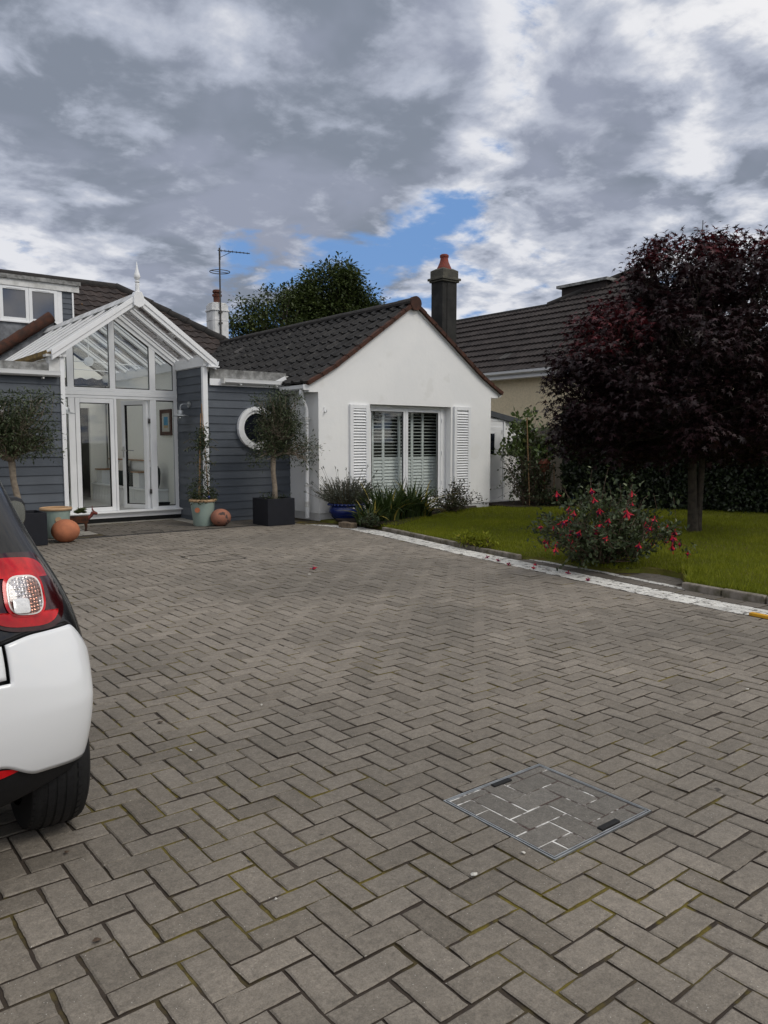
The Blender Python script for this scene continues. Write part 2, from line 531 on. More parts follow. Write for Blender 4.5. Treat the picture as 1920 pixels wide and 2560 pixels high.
TEMPL = {
    'lance': (np.array([(0, 0, 0), (-.16, .45, .05), (0, 1, -.06), (.16, .45, .05)]), [(0, 3, 2), (0, 2, 1)]),
    'oval': (np.array([(0, 0, 0), (-.24, .3, .05), (-.21, .7, .04), (0, 1, -.05), (.21, .7, .04), (.24, .3, .05)]),
             [(0, 5, 4), (0, 4, 3), (0, 3, 2), (0, 2, 1)]),
    'blade': (np.array([(-.03, 0, 0), (.03, 0, 0), (.0, 1, .0)]), [(0, 1, 2)]),
    'maple': (np.array([(0, .12, 0), (-.10, -.02, 0), (-.45, .02, -.08), (-.17, .22, .02), (-.52, .55, -.08), (-.12, .42, .03), (0, 1, -.10), (.12, .42, .03),
                        (.52, .55, -.08), (.17, .22, .02), (.45, .02, -.08), (.10, -.02, 0)]),
              [(0, 2, 1), (0, 3, 2), (0, 4, 3), (0, 5, 4), (0, 6, 5), (0, 7, 6), (0, 8, 7), (0, 9, 8), (0, 10, 9), (0, 11, 10)]),
}


def leaves(name, P, D, N, S, templ, material, parent=None, tone=None, loc=None):
    """one mesh of many leaves: positions, axis directions, normals, sizes"""
    tv, tf = TEMPL[templ]
    P, D, N = (np.asarray(a, dtype=np.float64) for a in (P, D, N))
    D = norm(D)
    X = norm(np.cross(D, N))
    Z = np.cross(X, D)
    S = np.broadcast_to(np.asarray(S, dtype=np.float64), (len(P),))
    V = P[:, None, :] + S[:, None, None] * (tv[None, :, 0:1] * X[:, None, :] + tv[None, :, 1:2] * D[:, None, :] + tv[None, :, 2:3] * Z[:, None, :])
    K = len(tv)
    F = (np.arange(len(P))[:, None, None] * K + np.array(tf)[None]).reshape(-1, 3)
    if tone is None:
        tone = rng.random(len(P))
    off = WL.get(parent, Vector((0, 0, 0))) if parent is not None else Vector(loc or (0, 0, 0))
    return mesh_obj(name, V.reshape(-1, 3) - np.array(off), F, material, parent, False, 0, off, None, np.repeat(tone, K))


def rdir(n, zb=0.0):
    d = rng.normal(size=(n, 3))
    d[:, 2] += zb
    return norm(d)


def wavy(a, b, amp, n=6):
    a, b = Vector(a), Vector(b)
    L = (b - a).length
    pts = []
    o = Vector((0, 0, 0))
    for i in range(n + 1):
        t = i / n
        if 0 < i < n:
            o = Vector(rng.normal(size=3).tolist()) * (amp * L * 0.5)
        else:
            o = Vector((0, 0, 0))
        pts.append(a.lerp(b, t) + Vector(o))
    return pts
# ------------------------------------------------------------------ ground
gm = MB()
gm.add([(-900, -900, -0.10), (900, -900, -0.10), (900, 900, -0.10), (-900, 900, -0.10)], [(0, 1, 2, 3)])
tag(gm.build('ground', mat('ground_earth', (0.06, 0.065, 0.035), 1.0, base2=(0.045, 0.045, 0.03), scale=0.3)), kind='structure')

# joints between the blocks: brown sand with patches of moss
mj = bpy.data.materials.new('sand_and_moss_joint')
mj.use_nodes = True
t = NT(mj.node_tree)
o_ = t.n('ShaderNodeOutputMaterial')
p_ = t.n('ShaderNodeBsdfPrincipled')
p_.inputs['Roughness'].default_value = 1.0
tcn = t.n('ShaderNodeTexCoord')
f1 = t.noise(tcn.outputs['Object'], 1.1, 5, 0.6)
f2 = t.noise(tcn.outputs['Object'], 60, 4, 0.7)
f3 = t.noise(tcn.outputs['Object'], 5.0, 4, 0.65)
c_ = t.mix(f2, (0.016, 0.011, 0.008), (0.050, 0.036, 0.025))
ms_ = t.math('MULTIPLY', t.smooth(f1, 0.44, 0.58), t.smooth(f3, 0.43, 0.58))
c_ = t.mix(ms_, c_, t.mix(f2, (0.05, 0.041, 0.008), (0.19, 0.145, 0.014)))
t.l(c_, p_.inputs['Base Color'])
bp = t.n('ShaderNodeBump')
bp.inputs['Strength'].default_value = 0.8
bp.inputs['Distance'].default_value = 0.004
t.l(f2, bp.inputs['Height'])
t.l(bp.outputs[0], p_.inputs['Normal'])
t.l(p_.outputs[0], o_.inputs['Surface'])
M['joint'] = mj


def paver_mat(name, lo, hi, wear):
    m = bpy.data.materials.new(name)
    m.use_nodes = True
    t = NT(m.node_tree)
    o_ = t.n('ShaderNodeOutputMaterial')
    p_ = t.n('ShaderNodeBsdfPrincipled')
    p_.inputs['Roughness'].default_value = 0.85
    p_.inputs['Specular IOR Level'].default_value = 0.35
    tcn = t.n('ShaderNodeTexCoord')
    v = tcn.outputs['Object']
    at = t.n('ShaderNodeAttribute', attribute_name='tone')
    c = t.mix(at.outputs['Fac'], lo, hi)
    grit = t.noise(v, 210, 3, 0.75)
    c = t.mix(1.0, c, t.mix(grit, (0.35, 0.35, 0.35), (1.65, 1.65, 1.64)), 'MULTIPLY')
    gr2_ = t.noise(v, 90, 2, 0.6)
    c = t.mix(1.0, c, t.mix(gr2_, (0.62, 0.62, 0.62), (1.38, 1.38, 1.37)), 'MULTIPLY')
    mott = t.noise(v, 28, 4, 0.6)
    c = t.mix(1.0, c, t.mix(t.smooth(mott, 0.3, 0.7), (0.86, 0.86, 0.86), (1.10, 1.10, 1.10)), 'MULTIPLY')
    patch = t.noise(v, 0.55, 5, 0.65, 0.5)
    c = t.mix(1.0, c, t.mix(t.smooth(patch, 0.35, 0.65), (0.80, 0.80, 0.79), (1.10, 1.09, 1.07)), 'MULTIPLY')
    stain = t.noise(v, 1.9, 6, 0.7, 0.6)
    c = t.mix(t.math('MULTIPLY', t.smooth(stain, 0.60, 0.74), 0.25), c, (0.06, 0.052, 0.042))
    vo = t.n('ShaderNodeTexVoronoi', feature='F1')
    vo.inputs['Scale'].default_value = 150
    t.l(v, vo.inputs['Vector'])
    sepc = t.n('ShaderNodeSeparateColor')
    t.l(vo.outputs['Color'], sepc.inputs[0])
    fleck = t.math('MULTIPLY', t.smooth(vo.outputs['Distance'], 0.20, 0.12), t.smooth(sepc.outputs[0], 0.955, 0.965))
    c = t.mix(fleck, c, (0.62, 0.60, 0.55))
    d2 = t.noise(v, 17, 2, 0.4)
    c = t.mix(t.math('MULTIPLY', t.smooth(d2, 0.75, 0.79), 0.7), c, (0.02, 0.018, 0.016))
    if wear:
        wr = t.noise(v, 11, 5, 0.7)
        c = t.mix(t.smooth(wr, wear, wear + 0.05), c, (0.16, 0.15, 0.135))
    t.l(c, p_.inputs['Base Color'])
    bp = t.n('ShaderNodeBump')
    bp.inputs['Strength'].default_value = 0.9
    bp.inputs['Distance'].default_value = 0.0022
    t.l(t.math('ADD', grit, t.math('MULTIPLY', t.noise(v, 60, 3, 0.6), 1.2)), bp.inputs['Height'])
    t.l(bp.outputs[0], p_.inputs['Normal'])
    t.l(p_.outputs[0], o_.inputs['Surface'])
    return m


M['paver'] = paver_mat('grey_concrete_block', (0.148, 0.129, 0.107), (0.222, 0.196, 0.166), 0)
M['paver_dark'] = paver_mat('dark_concrete_block', (0.095, 0.083, 0.070), (0.132, 0.117, 0.101), 0)
M['paver_cover'] = paver_mat('cover_concrete_block', (0.125, 0.115, 0.102), (0.165, 0.153, 0.138), 0)
M['paver_white'] = paver_mat('white_painted_block', (0.46, 0.45, 0.43), (0.62, 0.61, 0.58), 0.54)
M['slab'] = paver_mat('pale_stone_slab', (0.24, 0.225, 0.20), (0.30, 0.285, 0.255), 0)

SY = np.array([-4, 2.0, 3.0, 4.0, 4.65, 6.26, 7.2, 8.13, 9.2, 10.2, 10.75, 11.3])
SX = np.array([5.2, 6.12, 6.20, 6.28, 6.38, 6.66, 6.80, 6.99, 7.20, 7.33, 7.32, 7.15])
edge_x = lambda y: float(np.interp(y, SY, SX))


def clip(poly, n, d):
    """keep the part of a 2-D polygon where n.p <= d"""
    out = []
    for i in range(len(poly)):
        a, b = poly[i], poly[(i + 1) % len(poly)]
        da, db = n[0] * a[0] + n[1] * a[1] - d, n[0] * b[0] + n[1] * b[1] - d
        if da <= 0:
            out.append(a)
        if da * db < 0:
            s = da / (da - db)
            out.append((a[0] + s * (b[0] - a[0]), a[1] + s * (b[1] - a[1])))
    return out


def inset(poly, k):
    n = len(poly)
    out = []
    for i in range(n):
        p0, p1, p2 = np.array(poly[i - 1]), np.array(poly[i]), np.array(poly[(i + 1) % n])
        e1, e2 = p1 - p0, p2 - p1
        l1, l2 = np.linalg.norm(e1), np.linalg.norm(e2)
        if l1 < 1e-6 or l2 < 1e-6:
            return None
        n1, n2 = np.array((-e1[1], e1[0])) / l1, np.array((-e2[1], e2[0])) / l2
        b = n1 + n2
        den_ = 1 + n1 @ n2
        if den_ < 0.2:
            return None
        out.append(tuple(p1 + b / den_ * k))
    return out


def block(mb, poly, ztop, gap=0.0046, ch=0.005, depth=0.022, jit=0.0018, tilt=0.010, rough=False, dzs=0.0011):
    """a paving block with a worn chamfer, sitting slightly off level"""
    area = 0.5 * sum(poly[i][0] * poly[(i + 1) % len(poly)][1] - poly[(i + 1) % len(poly)][0] * poly[i][1] for i in range(len(poly)))
    if abs(area) < 0.0006:
        return
    if area < 0:
        poly = poly[::-1]
    a = inset(poly, gap)
    if a is None:
        return
    a = [(x + random.gauss(0, jit), y + random.gauss(0, jit)) for x, y in a]
    if rough:
        a2 = []
        for i in range(len(a)):
            (xa, ya), (xb, yb) = a[i], a[(i + 1) % len(a)]
            k = max(1, int(math.hypot(xb - xa, yb - ya) / 0.022))
            a2.append((xa, ya))
            for j in range(1, k):
                f = (j + random.uniform(-.2, .2)) / k
                e_ = random.gauss(0, .0009) / math.hypot(xb - xa, yb - ya)
                a2.append((xa + (xb - xa) * f - (yb - ya) * e_, ya + (yb - ya) * f + (xb - xa) * e_))
        a = a2
    b = inset(a, ch)
    if b is None:
        return
    cx = sum(p[0] for p in a) / len(a)
    cy = sum(p[1] for p in a) / len(a)
    tx, ty, dz = random.gauss(0, tilt), random.gauss(0, tilt), random.gauss(0, dzs)
    zf = lambda p: ztop + dz + tx * (p[0] - cx) + ty * (p[1] - cy)
    n = len(a)
    mb.ct = min(1, max(0, random.gauss(0.5, 0.21)))
    vs = [(p[0], p[1], zf(p)) for p in b] + [(p[0], p[1], zf(p) - ch * 0.7) for p in a] + [(p[0], p[1], zf(p) - depth) for p in a]
    fs = [tuple(range(n))]
    for i in range(n):
        j = (i + 1) % n
        fs += [(i, n + i, n + j, j), (n + i, 2 * n + i, 2 * n + j, n + j)]
    o_i = len(mb.mi)
    mb.add(vs, fs)
    for k_ in range(n):          # sides below the worn arris take the joint colour, painted as unlit depth
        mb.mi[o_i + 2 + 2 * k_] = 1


MH = (2.018, 2.592, 1.622, 2.182)      # the near inspection cover
MH2 = (3.92, 4.52, 8.40, 9.0)
dm = MB()
G0, m_ = (0.906, 2.026), 0.102
DR_Y = 11.60


def uv2xy(u, v):
    return (G0[0] + v * m_, G0[1] - u * m_)


for ia in range(-90, 60):
    for ib in range(-110, 110):
        bu, bv = 2 * ia + ib, 2 * ia - ib
        for (u0, u1, v0, v1) in ((0, 2, 0, 1), (2, 3, 0, 2)):
            cx, cy = uv2xy(bu + (u0 + u1) / 2, bv + (v0 + v1) / 2)
            if not (-5.2 < cx < 7.6 and -3.0 < cy < DR_Y + 0.1):
                continue
            ex = edge_x(cy)
            if cx > ex + 0.1:
                continue
            p = [uv2xy(bu + u0, bv + v0), uv2xy(bu + u0, bv + v1), uv2xy(bu + u1, bv + v1), uv2xy(bu + u1, bv + v0)]
            if cx > ex - 0.2:
                s_ = (edge_x(cy + 0.1) - edge_x(cy - 0.1)) / 0.2
                nn = np.array((1.0, -s_)) / math.hypot(1, s_)
                p = clip(p, nn, nn @ np.array((ex, cy)))
            if cy > DR_Y - 0.2:
                p = clip(p, (0, 1), DR_Y)
            if len(p) < 3:
                continue
            xs, ys = [a[0] for a in p], [a[1] for a in p]
            if max(xs) > MH[0] and min(xs) < MH[1] and max(ys) > MH[2] and min(ys) < MH[3]:
                mid = clip(clip(p, (-1, 0), -MH[0]), (1, 0), MH[1])
                for piece in (clip(p, (1, 0), MH[0]), clip(p, (-1, 0), -MH[1]), clip(mid, (0, 1), MH[2]), clip(mid, (0, -1), -MH[3])):
                    if len(piece) > 2:
                        block(dm, piece, 0.0, gap=0.003, ch=0.004)
                continue
            block(dm, p, 0.0, rough=(cx * .62 + cy * .785 < 5.2 and cy > .8))
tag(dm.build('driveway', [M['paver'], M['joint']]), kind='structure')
jm = MB()
jm.add([(-5.3, -3.1, -0.0065), (9.0, -3.1, -0.0065), (9.0, 14.2, -0.0065), (-5.3, 14.2, -0.0065)], [(0, 1, 2, 3)])
tag(jm.build('paving_bed', M['joint']), kind='structure')

# white painted setts along the lawn, then a grey row and a second white row
wm, gr2 = MB(), MB()
offs = [0.0, 0.105, 0.21, 0.315]
for r_ in range(3):
    y = 1.0 + 0.05 * r_
    while y < 11.15:
        y2 = y + random.uniform(0.10, 0.13)
        k = min(1.0, max(0.3, (11.3 - y) / 0.9))
        a0, a1 = offs[r_] * k, offs[r_ + 1] * k
        block(wm, [(edge_x(y) + a0, y), (edge_x(y) + a1, y), (edge_x(y2) + a1, y2), (edge_x(y2) + a0, y2)], 0.003, gap=0.002, ch=0.004, jit=0.002)
        y = y2
y = 4.0
while y < 6.1:
    y2 = y + 0.11
    q = lambda yy, dx: (edge_x(yy) + 0.345 + 0.20 + dx - max(0, yy - 5.3) * 0.1, yy)
    block(wm, [q(y, 0), q(y, 0.085), q(y2, 0.085), q(y2, 0)], 0.003, gap=0.002, ch=0.004, jit=0.002)
    y = y2
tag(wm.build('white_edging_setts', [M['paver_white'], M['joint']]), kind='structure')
y = 0.5
while y < 6.2:
    y2 = y + 0.205
    block(gr2, [(edge_x(y) + 0.345, y), (edge_x(y) + 0.54, y), (edge_x(y2) + 0.54, y2), (edge_x(y2) + 0.345, y2)], 0.0)
    if 4.0 < y < 4.8:
        for j in range(3):
            x_ = 0.63 + 0.2 * j
            block(gr2, [(edge_x(y) + x_, y), (edge_x(y) + x_ + 0.2, y), (edge_x(y2) + x_ + 0.2, y2), (edge_x(y2) + x_, y2)], 0.0)
    y = y2
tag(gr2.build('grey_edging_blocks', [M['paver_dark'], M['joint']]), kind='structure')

# porch paving in front of the glazed entrance and its pale border slabs
pm, sm = MB(), MB()
for i in range(10):
    for j in range(-2, 14):
        x0, y0 = 3.98 + j * 0.204 + (i % 2) * 0.102, 11.72 + i * 0.17
        p = clip(clip([(x0, y0), (x0 + 0.204, y0), (x0 + 0.204, y0 + 0.17), (x0, y0 + 0.17)], (-1, 0), -3.95), (1, 0), 5.70)
        if len(p) > 2:
            block(pm, p, 0.0)
for j in range(16):
    x0 = 5.72 + j * 0.204
    for i in range(5):
        p = [(x0, 11.72 + i * 0.17), (x0 + 0.204, 11.72 + i * 0.17), (x0 + 0.204, 11.72 + (i + 1) * 0.17), (x0, 11.72 + (i + 1) * 0.17)]
        if x0 + 0.2 < 7.55:
            block(pm, p, 0.0)
for j in range(24):
    x0 = -1.0 + j * 0.204
    for i in range(5):
        if x0 + 0.2 < 3.30:
            block(pm, [(x0, 11.72 + i * 0.17), (x0 + 0.204, 11.72 + i * 0.17), (x0 + 0.204, 11.72 + (i + 1) * 0.17), (x0, 11.72 + (i + 1) * 0.17)], 0.0)
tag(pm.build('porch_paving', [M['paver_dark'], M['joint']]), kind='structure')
for i in range(9):
    y0 = 12.02 + i * 0.165
    block(sm, [(3.70, y0), (3.94, y0), (3.94, y0 + 0.165), (3.70, y0 + 0.165)], 0.002)
    block(sm, [(3.45, y0), (3.70, y0), (3.70, y0 + 0.165), (3.45, y0 + 0.165)], 0.002)
    block(sm, [(5.72, y0 + .57), (5.97, y0 + .57), (5.97, y0 + 0.735), (5.72, y0 + 0.735)], 0.002) if i < 6 else None
for i in range(6):
    x0 = 3.95 + i * 0.34
    block(sm, [(x0, 13.44), (x0 + 0.34, 13.44), (x0 + 0.34, 13.66), (x0, 13.66)], 0.003)
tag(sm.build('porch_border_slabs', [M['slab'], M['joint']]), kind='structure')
cm = MB()
cm.box((-1.0, 11.605, -0.02), (7.2, 11.715, -0.004))
for i in range(270):
    cm.box((-1.0 + i * 0.03, 11.625, -0.004), (-1.0 + i * 0.03 + 0.014, 11.695, 0.001))
dc = cm.build('drain_channel', mat('drain_grate', (0.035, 0.035, 0.037), 0.7, scale=30), loc=(3, 11.66, 0))
tag(dc, 'dark slotted drainage channel running across the paving before the porch', 'drain')

# lawn, bed, kerb
lawn_k = lambda y: edge_x(y) + float(np.interp(y, [4.05, 4.25, 4.75, 5.0, 6.0, 6.3], [0.62, 1.0, 1.05, 0.62, 0.55, 0.44]))
lm = MB()
NY = 60
ys = np.linspace(-2.5, 11.45, NY)
for y in ys:
    x0 = lawn_k(y)
    for k in range(25):
        x = x0 + (16.5 - x0) * (k / 24) ** 1.8
        z = 0.035 + 0.02 * math.sin(x * 1.7 + y) * math.sin(y * 1.1) + 0.02 * min(1, (x - x0))
        if k == 0:
            z = -0.004
        lm.v.append((x, y, z))
        lm.t.append(0.5)
for i in range(NY - 1):
    for k in range(24):
        a = i * 25 + k
        lm.f.append((a, a + 1, a + 26, a + 25))
        lm.mi.append(0)
tag(lm.build('lawn', mat('lawn_thatch', (0.085, 0.095, 0.012), 1.0, base2=(0.085, 0.070, 0.018), scale=5, bump=1.0, bscale=90)), kind='structure')
bedm = MB()
bedm.prism([(7.62, 10.15, 0.052), (7.9, 9.65, 0.052), (8.6, 10.05, 0.052), (9.5, 10.75, 0.052), (10.2, 11.1, 0.052), (11.3, 11.25, 0.052), (11.6, 11.58, 0.052), (8.2, 11.58, 0.052), (7.62, 11.0, 0.052)], (0, 0, 0.03))
bedm.prism([(11.95, 10.8, 0.052), (13.2, 10.3, 0.052), (14.2, 10.6, 0.052), (14.0, 12.0, 0.052), (12.1, 12.0, 0.052)], (0, 0, 0.03))
tag(bedm.build('flower_bed', M['soil']), kind='structure')


def kerb(y0, y1, off, lab, hk_=0.045):
    km = MB()
    n = int((y1 - y0) / 0.42)
    for i in range(n):
        ya, yb = y0 + (y1 - y0) * i / n + 0.006, y0 + (y1 - y0) * (i + 1) / n - 0.006
        j = random.uniform(-0.012, 0.012)
        h = hk_ + random.uniform(-0.012, 0.01)
        xa, xb = edge_x(ya) + off + j, edge_x(yb) + off + j
        km.prism([(xa, ya, -0.05), (xa + 0.075, ya, -0.05), (xb + 0.075, yb, -0.05), (xb, yb, -0.05)], (0, 0, 0.05 + h))
    k = km.build('kerb', M['stone'], bevel=0.012, loc=(edge_x(y0) + off, y0, 0))
    tag(k, lab, 'kerb')


kerb(6.3, 9.75, 0.37, 'mossy low stone kerb between the white setts and lawn, left of the fuchsia')
kerb(-1.0, 4.05, 0.56, 'brown stone kerb holding the long grass at the right edge of the drive', 0.06)

# grass blades
ng = 330000
gy_ = rng.uniform(-1.5, 11.3, ng)
gx0 = np.array([lawn_k(v) for v in gy_]) + 0.02
gxx = gx0 + (15.3 - gx0) * rng.random(ng) ** 1.15
dep = 0.62 * gxx + 0.785 * gy_
lat = 0.785 * gxx - 0.62 * gy_
ok = (lat / dep < 0.95) & (lat / dep > -0.1) & (dep > 3)
bedmask = ((gy_ > np.minimum(10.0 + 0.42 * (gxx - 8), 11.2)) & (gxx < 12.0)) | ((gy_ > 10.85) & (gxx > 11.9))
ok &= ~bedmask
gxx, gy_, gx0 = gxx[ok], gy_[ok], gx0[ok]
n_ = len(gxx)
patchy = 0.5 + 0.3 * np.sin(gxx * 2.1 + 1.3 * np.sin(gy_ * 1.7)) * np.sin(gy_ * 2.6 + gxx) + 0.25 * np.sin(gxx * 7.3 + 2 * np.sin(gy_ * 5.1)) * np.sin(gy_ * 8.7 + 3 * np.sin(gxx * 3.3))
gz_ = 0.035 + 0.02 * np.sin(gxx * 1.7 + gy_) * np.sin(gy_ * 1.1) + 0.02 * np.minimum(1, gxx - gx0) - 0.004
P = np.stack([gxx, gy_, gz_], 1)
Dg = rdir(n_) * np.array([0.55, 0.55, 0.1]) + np.array([0, 0, 1.0])
near_edge = np.exp(-((gxx - gx0) / 0.22)) * (gy_ < 4.4)
Sg = rng.uniform(0.030, 0.060, n_) * (0.8 + 0.5 * patchy) * (1 + 1.1 * near_edge)
tn = np.clip(rng.normal(0.42, 0.18, n_) + 0.5 * (patchy - 0.5), 0, 1)
TEMPL['blade'] = (np.array([(-.075, 0, 0), (.075, 0, 0), (.0, 1, .15)]), [(0, 1, 2)])
tag(leaves('grass', P, Dg, rdir(n_), Sg, 'blade', M['grass'], None, tn), 'short yellow green lawn grass', None, kind='stuff')
# ------------------------------------------------------------------ the bungalow
house = thing('bungalow', 'white gabled bungalow with glazed porch, slate grey boarded walls and dark tiled roofs', 'house', (7, 14, 0))
BZ0, BP = 0.072, 0.138


def boards_y(mb, Y, x0, x1, z1, zlow=0.0):
    """lapped boards on a wall facing -y"""
    k = 0
    while True:
        a, b = BZ0 + (k - 1) * BP, BZ0 + k * BP
        k += 1
        if a >= z1:
            break
        a2, b2 = max(a, zlow), min(b, z1)
        if b2 - a2 < 0.01:
            continue
        mb.ct = random.random()
        mb.prism([(x0, Y + 0.02, a2), (x0, Y - 0.020, a2), (x0, Y - 0.005, b2 + 0.004), (x0, Y + 0.02, b2 + 0.004)], (x1 - x0, 0, 0))


def boards_x(mb, X, y0, y1, z1, zlow=0.0):
    """lapped boards on a wall facing -x"""
    k = 0
    while True:
        a, b = BZ0 + (k - 1) * BP, BZ0 + k * BP
        k += 1
        if a >= z1:
            break
        a2, b2 = max(a, zlow), min(b, z1)
        if b2 - a2 < 0.01:
            continue
        mb.ct = random.random()
        mb.prism([(X + 0.02, y0, a2), (X - 0.020, y0, a2), (X - 0.005, y0, b2 + 0.004), (X + 0.02, y0, b2 + 0.004)], (0, y1 - y0, 0))


# --- white gabled wing
GX0, GX1, GY, GC = 7.70, 12.05, 11.62, 9.90
wz = lambda dx: (4.06 - 0.70 * dx) if dx < 1.9 else (2.73 - 0.55 * (dx - 1.9))
OX0, OX1, OZ1 = 8.845, 10.90, 2.105
g = MB()


def gable_piece(xs, zb, inner=False):
    top = [(x, GY, wz(abs(x - GC)) - 0.045) for x in xs]
    g.prism([(xs[0], GY, zb)] + [(xs[-1], GY, zb)] + top[::-1], (0, 0.28, 0))


gable_piece([GX0, GC - 1.9, OX0], 0.13)
gable_piece([OX0, GC, OX1], OZ1)
gable_piece([OX1, GC + 1.9, GX1], 0.13)
g.box((OX0, GY, 0.13), (OX1, GY + 0.28, 0.16))
# boxed ends that carry the eaves past the walls
g.prism([(7.50, GY, 2.28), (GX0, GY, 2.28), (GX0, GY, wz(GC - GX0) - 0.045), (7.50, GY, wz(GC - 7.50) - 0.045)], (0, 0.16, 0))
g.prism([(GX1, GY, 2.33), (12.27, GY, 2.33), (12.27, GY, wz(12.27 - GC) - 0.045), (GX1, GY, wz(GX1 - GC) - 0.045)], (0, 0.16, 0))
gw = g.build('gable_wall', M['render'], house)
p = MB()
p.box((GX0 + 0.015, GY + 0.015, -0.05), (GX1 - 0.015, GY + 0.28, 0.13))
p.box((7.715, GY + 0.28, -0.05), (7.9, 12.62, 0.13))
p.build('plinth', M['plinth'], gw)
s = MB()
s.box((GX0, GY + 0.28, 0.13), (GX0 + 0.2, 19.5, 2.42))
s.build('side_wall', M['render'], house)
s = MB()
s.box((GX1 - 0.2, GY + 0.28, 0.0), (GX1, 19.5, 2.42))
s.build('side_wall', M['render'], house)


def tiled(mb, base, uvec, vprof, Lu, pu, gauge, prof, ns, lift=0.028, keep=None, u_off=0.0):
    """courses of profiled tiles. base: eave start; uvec: unit along eave; vprof(s)-> point offset (Vector) up the slope and its normal"""
    nrow = int(math.ceil(vprof[0] / gauge))
    ntile = int(math.ceil(Lu / pu))
    U = Vector(uvec)
    B = Vector(base)
    for r in range(nrow):
        s0, s1 = r * gauge, min((r + 1) * gauge + 0.06, vprof[0])
        p0, n0 = vprof[1](s0)
        p1, n1 = vprof[1](s1)
        for k in range(ntile):
            mb.ct = random.random()
            u0 = k * pu + u_off * (r % 2)
            if keep is not None and not keep(u0 + pu / 2, (s0 + s1) / 2):
                continue
            dz = random.gauss(0, 0.002)
            top, bot = [], []
            for j in range(ns + 1):
                f = j / ns
                h = prof(f)
                u = min(u0 + f * pu, Lu)
                a = B + U * u + p0 + n0 * (h + lift + dz)
                b = B + U * u + p1 + n1 * (h + 0.004 + dz)
                top += [a, b]
                bot.append(B + U * u + p0 + n0 * (h * 0.35 + 0.001))
            vs = top + bot
            fs = []
            m2 = 2 * (ns + 1)
            for j in range(ns):
                fs.append((2 * j, 2 * j + 2, 2 * j + 3, 2 * j + 1))
                fs.append((2 * j, m2 + j, m2 + j + 1, 2 * j + 2))
            mb.add(vs, fs)


def slope(dirv, tan, kick=None):
    """straight slope rising along horizontal unit dirv"""
    d = Vector(dirv)
    c = 1 / math.sqrt(1 + tan * tan)
    up = d * c + Vector((0, 0, tan * c))
    nn = Vector((0, 0, c)) - d * (tan * c)
    return lambda s: (up * s, nn)


def wing_prof(sign):
    """slope of the wing from its eave (dx 2.45) up to the ridge, with the slight kick at the eave"""
    d = Vector((sign, 0, 0))
    l1 = 0.55 * math.hypot(1, 0.55)

    def f(s):
        if s < l1:
            t_ = s / math.hypot(1, 0.55)
            c = 1 / math.hypot(1, 0.55)
            return d * t_ + Vector((0, 0, 0.55 * t_)), Vector((0, 0, c)) - d * (0.55 * c)
        t_ = (s - l1) / math.hypot(1, 0.70)
        c = 1 / math.hypot(1, 0.70)
        return d * (0.55 + t_) + Vector((0, 0, 0.3025 + 0.70 * t_)), Vector((0, 0, c)) - d * (0.70 * c)
    return (l1 + 1.9 * math.hypot(1, 0.70), f)


def roll(f):
    """double roll concrete tile"""
    return 0.042 * max(0.0, math.cos((f - 0.5) * 2 * math.pi * 1.25)) ** 0.8 if abs(f - 0.5) < 0.2 else 0.0


def pantile(f):
    return 0.032 * (0.5 + 0.5 * math.cos(2 * math.pi * f))


def ribbed(f):
    return 0.026 * abs(math.sin(2 * math.pi * f)) ** 0.7


tm = MB()
for sign, ex in ((1, GC - 2.45), (-1, GC + 2.45)):
    L_, f_ = wing_prof(sign)
    tiled(tm, (ex, GY - 0.03, wz(2.45)), (0, 1, 0), (L_, f_), 8.1, 0.30, 0.335, roll, 10, lift=0.040)
wing_roof = tm.build('wing_roof', M['tile_dark'], house)
rm = MB()
for sign in (1, -1):
    L_, f_ = wing_prof(sign)
    for i in range(9):
        sa, sb = L_ * i / 9 + 0.004, L_ * (i + 1) / 9 + 0.02
        pa, na = f_(sa)
        pb, nb = f_(sb)
        e = Vector((GC - sign * 2.45, GY - 0.075, wz(2.45)))
        q = [e + pa - na * 0.038, e + pb - nb * 0.038, e + pb + nb * 0.022, e + pa + na * 0.034]
        rm.prism(q, (0, 0.10 + random.uniform(0, .01), 0))
rm.tube([(GC, GY - 0.085, 4.045), (GC, GY + 0.02, 4.045)], [0.135, 0.13], 16)
rm.build('verge_tiles', M['verge'], wing_roof)
rm = MB()
for i in range(18):
    y0 = GY - 0.06 + i * 0.45
    pts = [(0.155 * math.cos(a), 0.10 * math.sin(a)) for a in np.linspace(-0.25, math.pi + 0.25, 9)]
    rm.prism([(GC + px, y0 + 0.004, 4.055 + pz + random.uniform(-.004, .004)) for px, pz in pts], (0, 0.445, 0))
rm.build('ridge_tiles', M['ridge_dark'], wing_roof)
# white bargeboard line under the right verge
rm = MB()
L_, f_ = wing_prof(-1)
for i in range(10):
    pa, na = f_(L_ * i / 10)
    pb, nb = f_(L_ * (i + 1) / 10)
    e = Vector((GC + 2.45, GY - 0.02, wz(2.45)))
    rm.prism([e + pa - na * 0.038, e + pb - nb * 0.038, e + pb - nb * 0.075, e + pa - na * 0.075], (0, 0.03, 0))
rm.build('undercloak', M['plinth'], wing_roof)

